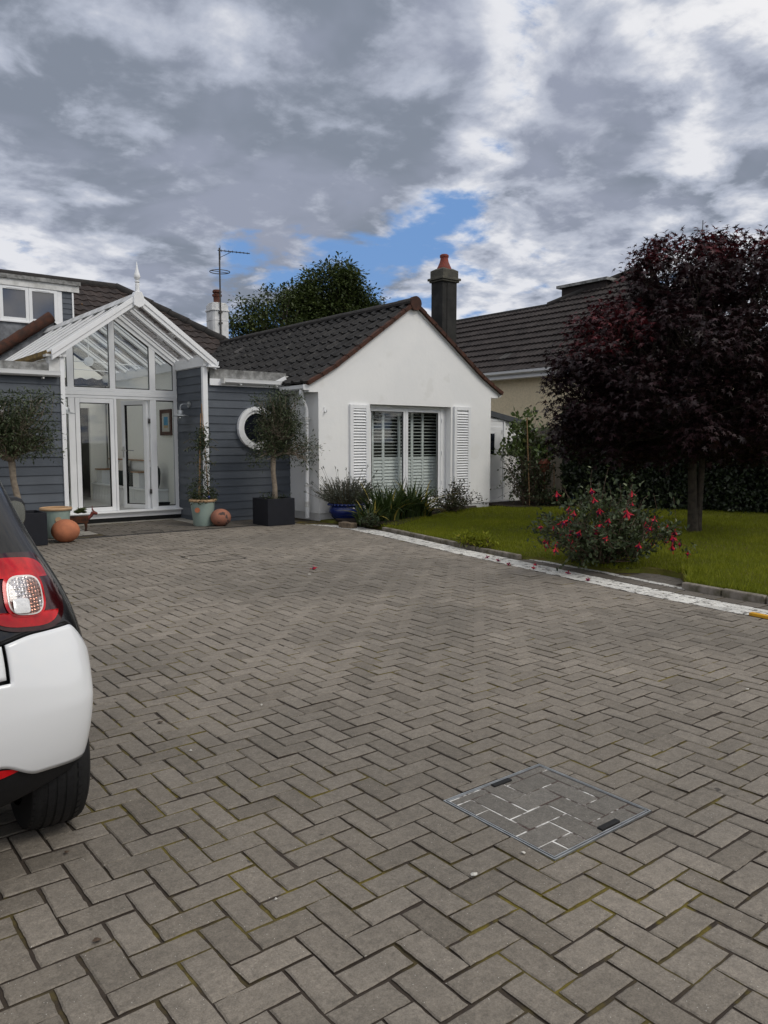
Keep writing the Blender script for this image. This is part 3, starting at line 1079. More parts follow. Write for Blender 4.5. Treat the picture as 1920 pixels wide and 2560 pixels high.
# chimney on the wing's far slope
ch = MB()
CX0, CX1, CY0, CY1 = 11.62, 12.04, 12.68, 13.04
ch.box((CX0, CY0, 2.6), (CX1, CY1, 4.86))
ch.box((CX0 + .13, CY0 - .012, 2.6), (CX1 - .02, CY0, 4.86))
chim = ch.build('chimney', M['chim_dark'], wing_roof)
ch2 = MB()
ch2.box((CX0 - .035, CY0 - .045, 4.86), (CX1 + .035, CY1 + .035, 4.90))
ch2.box((CX0 - .065, CY0 - .07, 4.90), (CX1 + .065, CY1 + .065, 4.95))
ch2.prism([(CX0 - .02, CY0 - .03, 4.95), (CX1 + .02, CY0 - .03, 4.95), (CX1 + .02, CY1 + .02, 4.95), (CX0 - .02, CY1 + .02, 4.95)], (0, 0, 0.16))
ch2.add([(CX0 - .02, CY0 - .03, 5.111), (CX1 + .02, CY0 - .03, 5.111), (CX1 + .02, CY1 + .02, 5.111), (CX0 - .02, CY1 + .02, 5.111),
         (CX0 + .06, CY0 + .05, 5.16), (CX1 - .06, CY0 + .05, 5.16), (CX1 - .06, CY1 - .06, 5.16), (CX0 + .06, CY1 - .06, 5.16)],
        [(4, 5, 6, 7), (0, 1, 5, 4), (1, 2, 6, 5), (2, 3, 7, 6), (3, 0, 4, 7)])
ch2.build('chimney_cap', M['chim_cap'], wing_roof, bevel=0.008)
pt = MB()
pt.lathe([(.165, 5.13), (.16, 5.17), (.135, 5.22), (.10, 5.30), (.085, 5.37), (.085, 5.40), (.098, 5.41), (.098, 5.45), (.075, 5.47), (.06, 5.44)], ((CX0 + CX1) / 2, (CY0 + CY1) / 2, 0), 20)
pt.build('chimney_pot', M['pot_red'], wing_roof, smooth='auto')

# french window and its inner plantation shutters
fw = MB()
FY = GY + 0.11
fr = 0.065


def frame_rect(mb, x0, x1, z0, z1, w_, y0, y1, wb=None):
    wb = wb if wb is not None else w_
    mb.box((x0, y0, z0), (x0 + w_, y1, z1))
    mb.box((x1 - w_, y0, z0), (x1, y1, z1))
    mb.box((x0 + w_, y0, z1 - w_), (x1 - w_, y1, z1))
    mb.box((x0 + w_, y0, z0), (x1 - w_, y1, z0 + wb))


FX0, FX1 = OX0 + 0.003, 10.78
frame_rect(fw, FX0, FX1, 0.16, OZ1 - 0.004, 0.055, FY, FY + 0.07)
fw.box((FX1, FY + .03, 0.16), (OX1 - 0.002, FY + 0.1, OZ1 - 0.004))
fwin = fw.build('french_window', M['upvc'], house, bevel=0.006)
XM = (FX0 + FX1) / 2 + 0.0
for x0, x1 in ((FX0 + .058, XM - .003), (XM + .003, FX1 - .058)):
    q = MB()
    frame_rect(q, x0, x1, 0.218, OZ1 - 0.062, 0.058, FY + .008, FY + .06, 0.08)
    q.build('leaf', M['upvc'], fwin, bevel=0.005)
    q = MB()
    frame_rect(q, x0 + .058, x1 - .058, 0.30, OZ1 - 0.12, 0.010, FY + .018, FY + .035)
    q.build('seal', M['rubber_seal'], fwin)
    q = MB()
    q.box((x0 + .066, FY + .026, 0.305), (x1 - .066, FY + .032, OZ1 - 0.126))
    q.build('pane', M['glass'], fwin)
q = MB()
q.box((9.4, FY - .004, OZ1 - .045), (9.85, FY, OZ1 - .028))
q.build('trickle_vent', M['upvc_dirty'], fwin)
q = MB()
for hz in (0.55, 1.15, 1.8):
    q.tube([(FX1 - .03, FY - .012, hz), (FX1 - .03, FY - .012, hz + .07)], .009, 8)
    q.tube([(FX0 + .03, FY - .012, hz), (FX0 + .03, FY - .012, hz + .07)], .009, 8)
build_each(q, 'hinge', M['upvc'], fwin)
SYP = GY + 0.30
stiles = [(9.12, 9.16), (9.37, 9.425), (9.77, 9.825), (10.10, 10.16), (10.385, 10.435), (10.80, 10.86)]
bl = MB()
for a, b in stiles:
    bl.box((a, SYP, 0.2), (b, SYP + 0.03, 2.09))
for (a, b) in ((9.16, 9.37), (9.425, 9.77), (9.825, 10.10), (10.16, 10.385), (10.435, 10.80)):
    bl.box((a, SYP, 2.03), (b, SYP + .03, 2.09))
    bl.box((a, SYP, 1.06), (b, SYP + .03, 1.11))
    bl.box((a, SYP, 0.2), (b, SYP + .03, 0.28))
    z = 1.145
    while z < 2.0:
        bl.box((a, SYP - .012, z - .004), (b, SYP + .042, z + .004), rot=Matrix.Rotation(R(-14), 3, 'X'))
        z += 0.064
    z = 0.30
    while z < 1.05:
        bl.box((a, SYP + .012, z), (b, SYP + .019, z + .066), rot=Matrix.Rotation(R(-22), 3, 'X'))
        z += 0.063
bl.build('plantation_shutter', M['blind'], fwin)
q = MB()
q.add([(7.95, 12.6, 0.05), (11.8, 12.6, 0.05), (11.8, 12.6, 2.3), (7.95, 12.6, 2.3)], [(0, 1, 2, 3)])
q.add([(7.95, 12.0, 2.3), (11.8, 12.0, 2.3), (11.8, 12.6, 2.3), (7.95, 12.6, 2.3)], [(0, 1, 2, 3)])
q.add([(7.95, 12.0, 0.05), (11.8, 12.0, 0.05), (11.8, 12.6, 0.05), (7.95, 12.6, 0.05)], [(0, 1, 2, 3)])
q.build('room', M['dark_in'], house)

# louvred shutters fixed on the wall
for (x0, x1, z0, z1) in ((8.365, 8.80, 0.30, 2.09), (10.965, 11.43, 0.19, 2.12)):
    q = MB()
    y0, y1 = GY - 0.045, GY - 0.003
    frame_rect(q, x0, x1, z0, z1, 0.075, y0, y1, 0.09)
    sh = q.build('louvre_shutter', M['upvc'], house, bevel=0.005)
    q = MB()
    z = z0 + 0.10
    while z < z1 - 0.10:
        q.box((x0 + .075, y0 + .014, z), (x1 - .075, y0 + .021, z + .050), rot=Matrix.Rotation(R(-38), 3, 'X'))
        z += 0.0525
    q.box((x0 + .07, y1 - .006, z0 + .08), (x1 - .07, y1 - .002, z1 - .07))
    q.build('louvres', M['upvc'], sh)

# wall hook
hk = MB()
hk.box((7.815, GY - .014, 1.93), (7.85, GY - .002, 2.02))
hk.tube([(7.832, GY - .01, 1.96), (7.832, GY - .03, 1.935), (7.832, GY - .055, 1.93), (7.832, GY - .07, 1.95), (7.832, GY - .07, 1.975)], .009, 8)
hook = hk.build('wall_hook', M['upvc'], None, smooth='auto', loc=(7.83, GY, 1.93))
tag(hook, 'small white hook screwed to the white gable wall near its left corner', 'hook')

# --- grey boarded bay right of the porch, flat roofed
BY = 12.60
bm_ = MB()
boards_y(bm_, BY, 6.0, GX0, 2.40)
bw = bm_.build('boarded_wall', M['board'], house)
bm_ = MB()
boards_x(bm_, 6.0, BY, 13.74, 2.70)
bm_.build('boarded_return', M['board'], house)
q = MB()
q.box((5.955, BY - .04, 0.02), (6.045, BY + .03, 2.70))
q.build('corner_trim', M['upvc'], house, bevel=0.004)
q = MB()
q.box((6.045, BY + .02, 0.0), (GX0 + .02, BY + .12, 2.62))
q.box((6.02, BY + .02, 0.0), (6.10, 17.6, 2.70))
q.build('inner_core', M['inner_wall'], house)
q = MB()
q.box((6.10, BY - .03, 2.42), (7.62, BY + .10, 2.67))
q.box((6.10, BY + .10, 2.60), (7.62, 17.4, 2.655))
q.build('flat_roof', M['felt'], house)


def gutter(mb, x0, x1, Y, z, r=0.055):
    """half round-ish gutter along x in front of plane Y"""
    pr = [(-.002, 0.0), (-.002, -.055), (-.03, -.085), (-.075, -.085), (-.105, -.06), (-.112, -.015), (-.118, 0.0), (-.104, 0.0), (-.098, -.05), (-.07, -.072), (-.033, -.072), (-.014, -.05), (-.014, 0)]
    mb.prism([(x0, Y + a, z + b) for a, b in pr], (x1 - x0, 0, 0))


q = MB()
q.box((6.08, BY - .055, 2.385), (7.60, BY - .028, 2.50))
gutter(q, 6.30, 7.50, BY - .057, 2.505)
gu = q.build('gutter', M['upvc'], house, smooth='auto')
q = MB()
for x in (6.62, 7.35):
    gutter(q, x - .02, x + .02, BY - .052, 2.508)
    q.box((x - .012, BY - .17, 2.40), (x + .012, BY - .06, 2.418))
q.box((6.28, BY - .178, 2.415), (6.302, BY - .055, 2.507))
build_each(q, 'gutter_bracket', M['upvc_dirty'], gu)
# wing's own eave gutter and downpipe
q = MB()
pr = [(-.0, 0.0), (-.0, -.055), (-.03, -.085), (-.075, -.085), (-.105, -.06), (-.112, -.015), (-.118, 0.0), (-.104, 0.0), (-.098, -.05), (-.07, -.072), (-.033, -.072), (-.014, -.05), (-.014, 0)]
q.prism([(7.52 + a, GY + .02, 2.40 + b) for a, b in pr], (0, BY - GY - .15, 0))
q.box((7.39, GY - .005, 2.31), (7.525, GY + .018, 2.405))
q.build('eave_gutter', M['upvc'], house, smooth='auto')
q = MB()
q.prism([(7.53, GY + .17, 2.28), (7.69, GY + .17, 2.28), (7.69, GY + .17, 2.40), (7.53, GY + .17, 2.40)], (0, 1.0, 0))
q.build('soffit', M['upvc_dirty'], house)
q = MB()
px, py = 7.60, 11.86
q.tube([(7.46, 11.80, 2.32), (7.46, 11.80, 2.22), (7.48, 11.81, 2.16), (7.575, 11.85, 2.03), (px, py, 1.96), (px, py, 0.04)], .040, 14)
dp = q.build('downpipe', M['upvc'], house, smooth='auto')
q = MB()
for z in (1.82, 0.62):
    q.tube([(px, py, z - .02), (px, py, z + .02)], .047, 14)
    q.box((px, py - .012, z - .012), (7.70, py + .012, z + .012))
q.tube([(px, py, 0.24), (px, py, 0.34)], .046, 14)
build_each(q, 'pipe_clip', M['upvc_dirty'], dp)
q = MB()
q.box((7.35, 12.49, 2.50), (7.58, 12.515, 2.56), rot=Matrix.Rotation(R(-25), 3, 'Y'))
q.build('valley_flashing', M['upvc'], house)
# right eave end
q = MB()
q.prism([(12.28 - a, GY + .02, 2.44 + b) for a, b in pr], (0, 6.0, 0))
q.tube([(12.32, GY + .3, 2.37), (12.32, GY + .3, 2.28), (12.27, GY + .33, 2.20), (12.10, GY + .4, 2.13), (12.09, GY + .4, 0.1)], .036, 10)
q.build('eave_gutter', M['upvc'], house, smooth='auto')

# round window in the boarded wall
rw = MB()
rc = (7.17, BY - .02, 1.655)


def ring(mb, c, r0, r1, y0, y1, n=48, mi=0):
    vs = []
    for k in range(n):
        t_ = 2 * math.pi * k / n
        cs, sn = math.cos(t_), math.sin(t_)
        for r_, yy in ((r0, y0), (r1, y0), (r1, y1), (r0, y1)):
            vs.append((c[0] + r_ * cs, yy, c[2] + r_ * sn))
    fs = []
    for k in range(n):
        j = (k + 1) % n
        for e in range(4):
            fs.append((4 * k + e, 4 * k + (e + 1) % 4, 4 * j + (e + 1) % 4, 4 * j + e))
    mb.add(vs, fs, mi)


RCX, RCZ = 6.985, 1.655
ring(rw, (RCX, 0, RCZ), 0.315, 0.385, BY - .085, BY - .0)
rwin = rw.build('round_window', M['upvc'], house, smooth='auto')
q = MB()
ring(q, (RCX, 0, RCZ), 0.262, 0.310, BY - .060, BY - .0)
q.build('inner_frame', M['upvc'], rwin, smooth='auto')
q = MB()
ring(q, (RCX, 0, RCZ), 0.308, 0.318, BY - .05, BY - .002)
q.build('seal', M['rubber_seal'], rwin)
q = MB()
q.tube([(RCX, BY - .040, RCZ), (RCX, BY - .03, RCZ)], .264, 48)
q.build('pane', M['dark_glass'], rwin)

# --- boarded bay left of the porch
q = MB()
boards_y(q, BY, -1.5, 3.60, 2.42)
q.build('boarded_wall', M['board'], house)
q = MB()
q.box((3.60, BY - .04, 0.02), (3.665, BY + .03, 2.72))
q.build('corner_trim', M['upvc'], house, bevel=0.004)
q = MB()
q.box((-1.5, BY + .02, 0), (3.60, BY + .12, 2.5))
q.box((3.56, BY + .03, 0), (3.63, 17.6, 2.72))
q.build('inner_core', M['inner_wall'], house)
q = MB()
q.box((-1.5, BY - .03, 2.43), (3.44, BY + .10, 2.60))
q.box((-1.5, BY + .10, 2.52), (3.40, 17.4, 2.575))
q.build('flat_roof', M['felt'], house)
q = MB()
q.box((3.44, BY - .033, 2.43), (3.60, BY + .10, 2.70))
q.box((3.40, BY - .06, 2.70), (3.66, BY + .12, 2.735))
q.build('parapet_end', M['upvc_dirty'], house)
q = MB()
gutter(q, -1.5, 3.58, BY - .032, 2.475)
gu = q.build('gutter', M['upvc'], house, smooth='auto')
q = MB()
for x in (1.2, 2.3, 3.33, 3.53):
    gutter(q, x - .018, x + .018, BY - .028, 2.478)
q.box((3.32, BY - .14, 2.355), (3.34, BY - .05, 2.375))
build_each(q, 'gutter_bracket', M['upvc_dirty'], gu)
# round window half hidden by the left olive
LCX = 2.46
q = MB()
ring(q, (LCX, 0, RCZ), 0.315, 0.385, BY - .085, BY - .0)
ring(q, (LCX, 0, RCZ), 0.262, 0.310, BY - .060, BY - .0)
rwin2 = q.build('round_window', M['upvc'], house, smooth='auto')
q = MB()
q.tube([(LCX, BY - .040, RCZ), (LCX, BY - .03, RCZ)], .264, 48)
q.build('pane', M['dark_glass'], rwin2)
# --- glazed porch
PX0, PX1, PY, PC = 3.665, 5.98, 13.75, 4.82
RT = 0.72
f0, f1 = PY - 0.035, PY + 0.035
zin = lambda x: 3.545 - 0.69 * abs(x - PC)
q = MB()
for a, b in ((PX0, 3.73), (4.04, 4.147), (5.468, 5.580), (5.912, PX1)):
    q.box((a, f0, 0.19), (b, f1, 2.155))
for a, b in ((PX0, 3.73), (4.04, 4.147), (4.755, 4.855), (5.468, 5.580), (5.912, PX1)):
    q.prism([(a, f0, 2.335), (b, f0, 2.335), (b, f0, zin(b)), (a, f0, zin(a))] if abs(a - PC) > .1 else
            [(a, f0, 2.335), (b, f0, 2.335), (b, f0, zin(b)), (PC, f0, 3.55), (a, f0, zin(a))], (0, f1 - f0, 0))
q.box((PX0, f0 - .004, 2.155), (PX1, f1, 2.205))
q.box((PX0, f0 - .012, 2.207), (PX1, f1, 2.275))
q.box((PX0, f0 - .004, 2.277), (PX1, f1, 2.335))
for sg in (-1, 1):
    xe = PX0 if sg < 0 else PX1
    q.prism([(PC, f0 - .003, 3.545), (xe, f0 - .003, zin(xe)), (xe, f0 - .003, zin(xe) + .10), (PC, f0 - .003, 3.645)], (0, f1 - f0 + .006, 0))
q.box((3.73, f0, 0.19), (4.04, f1, 0.235))
q.box((5.58, f0, 0.19), (5.912, f1, 0.235))
porch = q.build('glazed_screen', M['upvc'], house, bevel=0.004)
q = MB()
q.box((PX0, PY - .10, 0.075), (6.0, PY + .06, 0.175))
q.prism([(3.62, PY - .17, 0.165), (3.62, PY - .17, 0.185), (3.62, PY + .04, 0.198), (3.62, PY + .04, 0.165)], (2.40, 0, 0))
q.build('door_sill', M['upvc'], porch, bevel=0.005)
q = MB()
q.box((PX0, PY - .085, -0.02), (5.99, PY + .06, 0.074))
q.build('sill_gap_dark', M['dark_in'], porch)  # near-black box standing in for the shaded gap under the sill
panes = MB()
seals = MB()


def pane_poly(pts):
    panes.prism([(x, PY - .003, z) for x, z in pts], (0, .006, 0))
    n = len(pts)
    c = np.mean(np.array(pts), axis=0)
    for i in range(n):
        a, b = np.array(pts[i]), np.array(pts[(i + 1) % n])
        ia, ib = a + (c - a) / np.linalg.norm(c - a) * .020, b + (c - b) / np.linalg.norm(c - b) * .020
        seals.prism([(a[0], PY - .022, a[1]), (b[0], PY - .022, b[1]), (ib[0], PY - .022, ib[1]), (ia[0], PY - .022, ia[1])], (0, .010, 0))


pane_poly([(3.73, 2.335), (4.04, 2.335), (4.04, zin(4.04)), (3.73, zin(3.73))])
pane_poly([(4.147, 2.335), (4.755, 2.335), (4.755, zin(4.755)), (4.147, zin(4.147))])
pane_poly([(4.855, 2.335), (5.468, 2.335), (5.468, zin(5.468)), (4.855, zin(4.855))])
pane_poly([(5.58, 2.335), (5.912, 2.335), (5.912, zin(5.912)), (5.58, zin(5.58))])
pane_poly([(3.73, 0.235), (4.04, 0.235), (4.04, 2.155), (3.73, 2.155)])
pane_poly([(5.58, 0.235), (5.912, 0.235), (5.912, 2.155), (5.58, 2.155)])
panes.build('panes', M['glass'], porch)
seals.build('seals', M['rubber_seal'], porch)


def door_leaf(name, rot=None, piv=None, x0=4.155, x1=4.812, handle_x=None):
    Rm = Matrix.Rotation(rot, 3, 'Z') if rot else None
    pv = Vector(piv) if piv else None
    fix = lambda mb: (setattr(mb, 'v', [tuple(pv + Rm @ (Vector(p) - pv)) for p in mb.v]) if Rm else None)
    q = MB()
    frame_rect(q, x0, x1, 0.195, 2.15, 0.075, PY - .038, PY + .032)
    fix(q)
    lf = q.build(name, M['upvc'], house, bevel=0.005)
    q = MB()
    frame_rect(q, x0 + .075, x1 - .075, 0.27, 2.075, 0.011, PY - .027, PY + .02)
    fix(q)
    q.build('seal', M['rubber_seal'], lf)
    q = MB()
    q.box((x0 + .086, PY - .003, 0.281), (x1 - .086, PY + .003, 2.064))
    fix(q)
    q.build('pane', M['glass'], lf)
    if handle_x is not None:
        q = MB()
        for sy in (-1, 1):
            q.box((handle_x - .014, PY + sy * .04 - .006, 1.12), (handle_x + .014, PY + sy * .04 + .006, 1.32))
            q.tube([(handle_x, PY + sy * .04, 1.25), (handle_x, PY + sy * .085, 1.25), (handle_x + .03, PY + sy * .09, 1.252), (handle_x + .12, PY + sy * .09, 1.245)], .009, 8)
        fix(q)
        q.build('handle', M['chrome'], lf, smooth='auto')
    return lf


q = door_leaf('door_leaf')
a_ = MB()
a_.box((4.812, PY - .055, 0.195), (4.85, PY - .01, 2.15))
a_.build('meeting_strip', M['upvc'], q)
lf2 = door_leaf('door_leaf', rot=-R(64), piv=(5.462, PY + .03, 0), x0=4.87, x1=5.46, handle_x=4.905)
q = MB()
for z in (0.45, 1.72):
    q.tube([(5.462, PY + .045, z), (5.462, PY + .045, z + .12)], .014, 8)
    q.box((5.445, PY - .03, z + .02), (5.48, PY + .045, z + .10))
build_each(q, 'hinge', M['dark_metal'], lf2)

# porch roof: ridge, rafters, glazing
RY0, RY1, RZ = 12.50, 17.62, 3.72
EX = 1.30


def raft(mb, y0, y1, h0, h1, x0=0.0, x1=EX, sides=(-1, 1)):
    for sg in sides:
        mb.prism([(PC + sg * x0, y0, RZ - RT * x0 + h0), (PC + sg * x1, y0, RZ - RT * x1 + h0),
                  (PC + sg * x1, y0, RZ - RT * x1 + h1), (PC + sg * x0, y0, RZ - RT * x0 + h1)], (0, y1 - y0, 0))


q = MB()
ry = 13.10
while ry < RY1 - 0.2:
    raft(q, ry - .028, ry + .028, -.075, -.012, 0.04)
    raft(q, ry - .010, ry + .010, -.095, -.075, 0.04)
    raft(q, ry - .034, ry + .034, .004, .035, 0.03, EX + .02)
    ry += 0.62
q.box((PC - .07, RY0, RZ - .13), (PC + .07, RY1, RZ - .03))
proof = q.build('porch_roof', M['upvc'], house)
q = MB()
q.prism([(PC - .12, RY0 - .02, RZ - .045), (PC + .12, RY0 - .02, RZ - .045), (PC + .05, RY0 - .02, RZ + .06), (PC - .05, RY0 - .02, RZ + .06)], (0, RY1 - RY0, 0))
q.build('ridge_cap', M['upvc_dirty'], proof)
q = MB()
raft(q, RY0 - .03, RY0 + .03, -.105, .045, 0.05, EX + .05)
raft(q, RY0 - .045, RY0 - .028, -.03, .06, 0.05, EX + .06)
q.build('bargeboard', M['upvc'], proof, bevel=0.005)
q = MB()
q.prism([(PC - .085, RY0 - .07, RZ - .13), (PC, RY0 - .07, RZ - .17), (PC + .085, RY0 - .07, RZ - .13), (PC + .085, RY0 - .07, RZ + .01), (PC + .05, RY0 - .07, RZ + .085), (PC - .05, RY0 - .07, RZ + .085), (PC - .085, RY0 - .07, RZ + .01)], (0, .13, 0))
q.build('apex_block', M['upvc'], proof, bevel=0.006)
q = MB()
q.lathe([(.034, .08), (.034, .21), (.022, .22), (.040, .24), (.040, .25), (.020, .262), (.046, .30), (.052, .325), (.044, .36), (.028, .41), (.014, .48), (.003, .56)], (PC, RY0 - .01, RZ), 16)
q.build('finial', M['upvc'], proof, smooth='auto')
q = MB()
raft(q, RY0 + .03, RY1, -.008, .002, 0.06, EX)
q.build('roof_glazing', M['roof_glass'], proof)
q = MB()
for sg in (-1, 1):
    xe = PC + sg * 1.16
    q.box((xe - .03, RY0 + .03, 2.705), (xe + .03, RY1, 2.865))
    q.box((PC + sg * 1.27 - .05, RY0 - .01, 2.70), (PC + sg * 1.27 + .06, RY0 + .10, 2.77))
q.box((PC + 1.19, RY0 - .05, 2.685), (PC + 1.40, RY0 + .12, 2.705))
q.prism([(PC + 1.30 + a * -1, RY0 + .0, 2.79 + b) for a, b in pr], (0, 4.8, 0))
q.build('eaves_beam', M['upvc'], proof)
q = MB()
q.prism([(PC - 1.30 + a, RY0 + .06, 2.79 + b) for a, b in pr], (0, 4.8, 0))
q.build('old_gutter', mat('algae_stained_gutter', (0.30, 0.20, 0.07), 0.8, base2=(0.12, 0.09, 0.045), scale=9), proof)
for ty in (15.0, 16.6):
    q = MB()
    hz = 2.90
    q.tube([(PC - 1.14, ty, hz - .03), (PC, ty, hz), (PC + 1.14, ty, hz - .03)], .010, 8)
    q.tube([(PC, ty, hz), (PC, ty, RZ - .1)], .010, 8)
    q.tube([(PC, ty - .02, hz), (PC, ty + .02, hz)], .085, 24)
    q.tube([(PC, ty - .03, hz), (PC, ty - .02, hz)], .05, 24)
    q.build('tie_rod', M['upvc'], proof, smooth='auto')

# inside the porch hall
q = MB()
q.box((3.63, 17.70, 0.08), (4.72, 17.8, 2.75))
q.box((5.665, 17.70, 0.08), (6.02, 17.8, 2.75))
q.box((4.72, 17.70, 2.15), (5.665, 17.8, 2.75))
q.prism([(3.50, 17.70, 2.752), (6.12, 17.70, 2.752), (PC, 17.70, 3.68)], (0, .08, 0))
hall = q.build('hall_wall', M['inner_wall'], house)
q = MB()
q.box((3.63, PY + .062, 0.06), (6.02, 20.5, 0.10))
q.build('hall_floor', M['inner_floor'], house)
q = MB()
q.box((4.66, 17.66, 0.10), (4.72, 17.69, 2.2))
q.box((5.668, 17.66, 0.10), (5.95, 17.69, 0.24))
q.build('skirting', M['upvc'], hall)
q = MB()
q.add([(4.2, 20.4, 0.1), (6.2, 20.4, 0.1), (6.2, 20.4, 2.4), (4.2, 20.4, 2.4)], [(0, 1, 2, 3)])
q.add([(4.2, 17.81, 2.3), (6.2, 17.81, 2.3), (6.2, 20.4, 2.3), (4.2, 20.4, 2.3)], [(0, 1, 2, 3)])
q.add([(5.95, 17.81, 0.1), (5.95, 20.4, 0.1), (5.95, 20.4, 2.4), (5.95, 17.81, 2.4)], [(0, 1, 2, 3)])
q.add([(4.4, 17.81, 0.1), (4.4, 20.4, 0.1), (4.4, 20.4, 2.4), (4.4, 17.81, 2.4)], [(0, 1, 2, 3)])
q.build('passage', mat('dim_grey_passage', (0.16, 0.16, 0.155), 0.8), house)

# --- main roof, cross gable, dormer
mr = MB()
MRY, MRZ, MRT = 17.5, 2.62, 0.70
sp = slope((0, 1, 0), MRT)
Ls = 4.3 * math.hypot(1, MRT)
cf = 1 / math.hypot(1, MRT)
tiled(mr, (-2.0, MRY, MRZ), (1, 0, 0), (Ls, sp), 14.2, 0.25, 0.30, pantile, 6, lift=0.03,
      keep=lambda u, s_: (-2.0 + u) < 7.9 + 4.3 - s_ * cf)
main_roof = mr.build('main_roof', M['tile_brown'], house)
q = MB()
q.tube([(-2, 21.8, 5.63), (7.8, 21.8, 5.63)], .12, 12)
hp = [(7.8 + 4.3 * k / 12, 21.8 - 4.3 * k / 12, 5.65 - 4.3 * MRT * k / 12) for k in range(13)]
for a, b in zip(hp[:-1], hp[1:]):
    q.tube([a, b], [.115, .135], 12)
q.build('ridge_tiles', M['ridge_dark'], main_roof, smooth='auto')
q = MB()
q.add([(7.8, 21.8, 5.58), (12.1, 17.5, 2.57), (12.1, 26.1, 2.57)], [(0, 1, 2)])
q.add([(7.8, 21.85, 5.58), (12.1, 26.1, 2.57), (-2, 26.1, 2.57), (-2, 21.85, 5.58)], [(0, 1, 2, 3)])
q.build('rear_slopes', M['tile_brown'], main_roof)
q = MB()
q.box((-2, 17.82, 0), (3.55, 17.95, 2.6))
q.box((6.1, 17.6, 0), (7.7, 17.75, 2.6))
q.box((-2, 17.95, 0.0), (-1.9, 26, 2.6))
q.box((-2, 25.9, 0), (12, 26, 2.6))
q.build('rear_wall', M['render'], house)
cgm = MB()
cgt = 0.72
tiled(cgm, (4.85 - 1.95, 17.5, 4.0 - cgt * 1.95), (0, 1, 0), (1.95 * math.hypot(1, cgt), slope((1, 0, 0), cgt)), 2.1, 0.25, 0.30, pantile, 6, lift=.03,
      keep=lambda u, s_: (u * MRT + MRZ) < (4.02 - cgt * 1.95 + s_ * cgt / math.hypot(1, cgt)) + 0.12)
cgm.add([(4.85, 17.5, 3.99), (4.85 + 1.95, 17.5, 4.0 - cgt * 1.95), (4.85, 19.5, 3.99)], [(0, 1, 2)])
cg = cgm.build('cross_gable_roof', M['tile_brown'], house)
q = MB()
vp = [(4.87 - 2.0 * k / 7, 17.47, 4.03 - cgt * 2.0 * k / 7) for k in range(8)]
for a, b in zip(vp[:-1], vp[1:]):
    q.tube([b, a], [.105, .12], 12)
q.build('verge_tiles', M['verge'], cg, smooth='auto')
q = MB()
q.prism([(2.8, 17.55, 2.6), (4.85, 17.55, 2.6), (4.95, 17.55, 3.93), (4.85, 17.55, 3.98), (2.8, 17.55, 3.98 - cgt * 2.05)], (0, .1, 0))
q.build('lead_flashing', M['lead'], cg)

dq = MB()
DY = 18.8
dq.box((2.2, DY - .06, 4.82), (5.86, DY - .02, 4.965))
dorm = dq.build('dormer', M['upvc_dirty'], house)
q = MB()
q.box((2.1, DY - .10, 4.968), (5.885, 21.6, 5.055))
q.build('dormer_roof', M['felt'], dorm)
q = MB()
k = 0
for z in np.arange(3.5, 4.82, 0.118):
    q.ct = random.random()
    q.prism([(5.48, DY + .02, z), (5.48, DY - .02, z), (5.48, DY - .005, z + .122), (5.48, DY + .02, z + .122)], (.22, 0, 0))
q.box((5.50, DY + .02, 3.0), (5.70, 21.5, 4.82))
q.build('boarded_cheek', M['board'], dorm)
q = MB()
q.box((5.70, DY - .04, 3.4), (5.735, DY + .03, 4.82))
q.build('corner_trim', M['upvc'], dorm)
q = MB()
for x0, x1 in ((4.16, 4.765), (4.765, 5.375), (3.55, 4.16), (2.94, 3.55)):
    frame_rect(q, x0 + .002, x1 - .002, 4.07, 4.815, 0.07, DY - .045, DY + .02)
    q.box((x0 + .15, DY - .055, 4.765), (x1 - .15, DY - .046, 4.782))
q.box((5.377, DY - .03, 3.4), (5.48, DY + .03, 4.815))
q.box((2.4, DY - .07, 4.03), (5.40, DY + .02, 4.068))
dw = q.build('dormer_window', M['upvc'], dorm, bevel=0.004)
q = MB()
for x0, x1 in ((4.16, 4.765), (4.765, 5.375), (3.55, 4.16), (2.94, 3.55)):
    q.box((x0 + .07, DY - .02, 4.138), (x1 - .07, DY - .012, 4.747))
q.build('pane', mat('curtained_dark_pane', (0.05, 0.055, 0.075), 0.05, spec=0.8, coat=0.7), dw)
q = MB()
q.box((2.2, DY - .02, 3.3), (5.40, DY + .02, 4.03))
q.build('lead_apron', M['lead'], dorm)

# white chimney on the hip with its clay pot
WX, WY = 10.40, 20.9
q = MB()


def octo(r, c):
    a = r * (1 - c)
    return [(r, -a), (r, a), (a, r), (-a, r), (-r, a), (-r, -a), (-a, -r), (a, -r)]


def octa_prism(mb, r, c, z0, z1):
    mb.prism([(WX + x, WY + y, z0) for x, y in octo(r, c)], (0, 0, z1 - z0))


octa_prism(q, .25, .22, 3.6, 4.85)
octa_prism(q, .258, .22, 4.85, 4.88)
octa_prism(q, .25, .22, 4.88, 5.12)
octa_prism(q, .275, .22, 5.12, 5.17)
octa_prism(q, .258, .3, 5.17, 5.30)
wch = q.build('white_chimney', M['white_paint'], house, bevel=0.01)
q = MB()
octa_prism(q, .23, .35, 5.301, 5.36)
q.build('chimney_cap', M['upvc_dirty'], wch, bevel=0.02)
q = MB()
q.lathe([(.10, 5.36), (.105, 5.54), (.135, 5.56), (.14, 5.61), (.105, 5.62), (.095, 5.64), (.125, 5.66), (.13, 5.70), (.11, 5.74), (.08, 5.70)], (WX, WY, 0), 16)
q.build('chimney_pot', mat('old_clay_pot', (0.16, 0.06, 0.04), 0.85, base2=(0.05, 0.03, 0.025), scale=8), wch, smooth='auto')

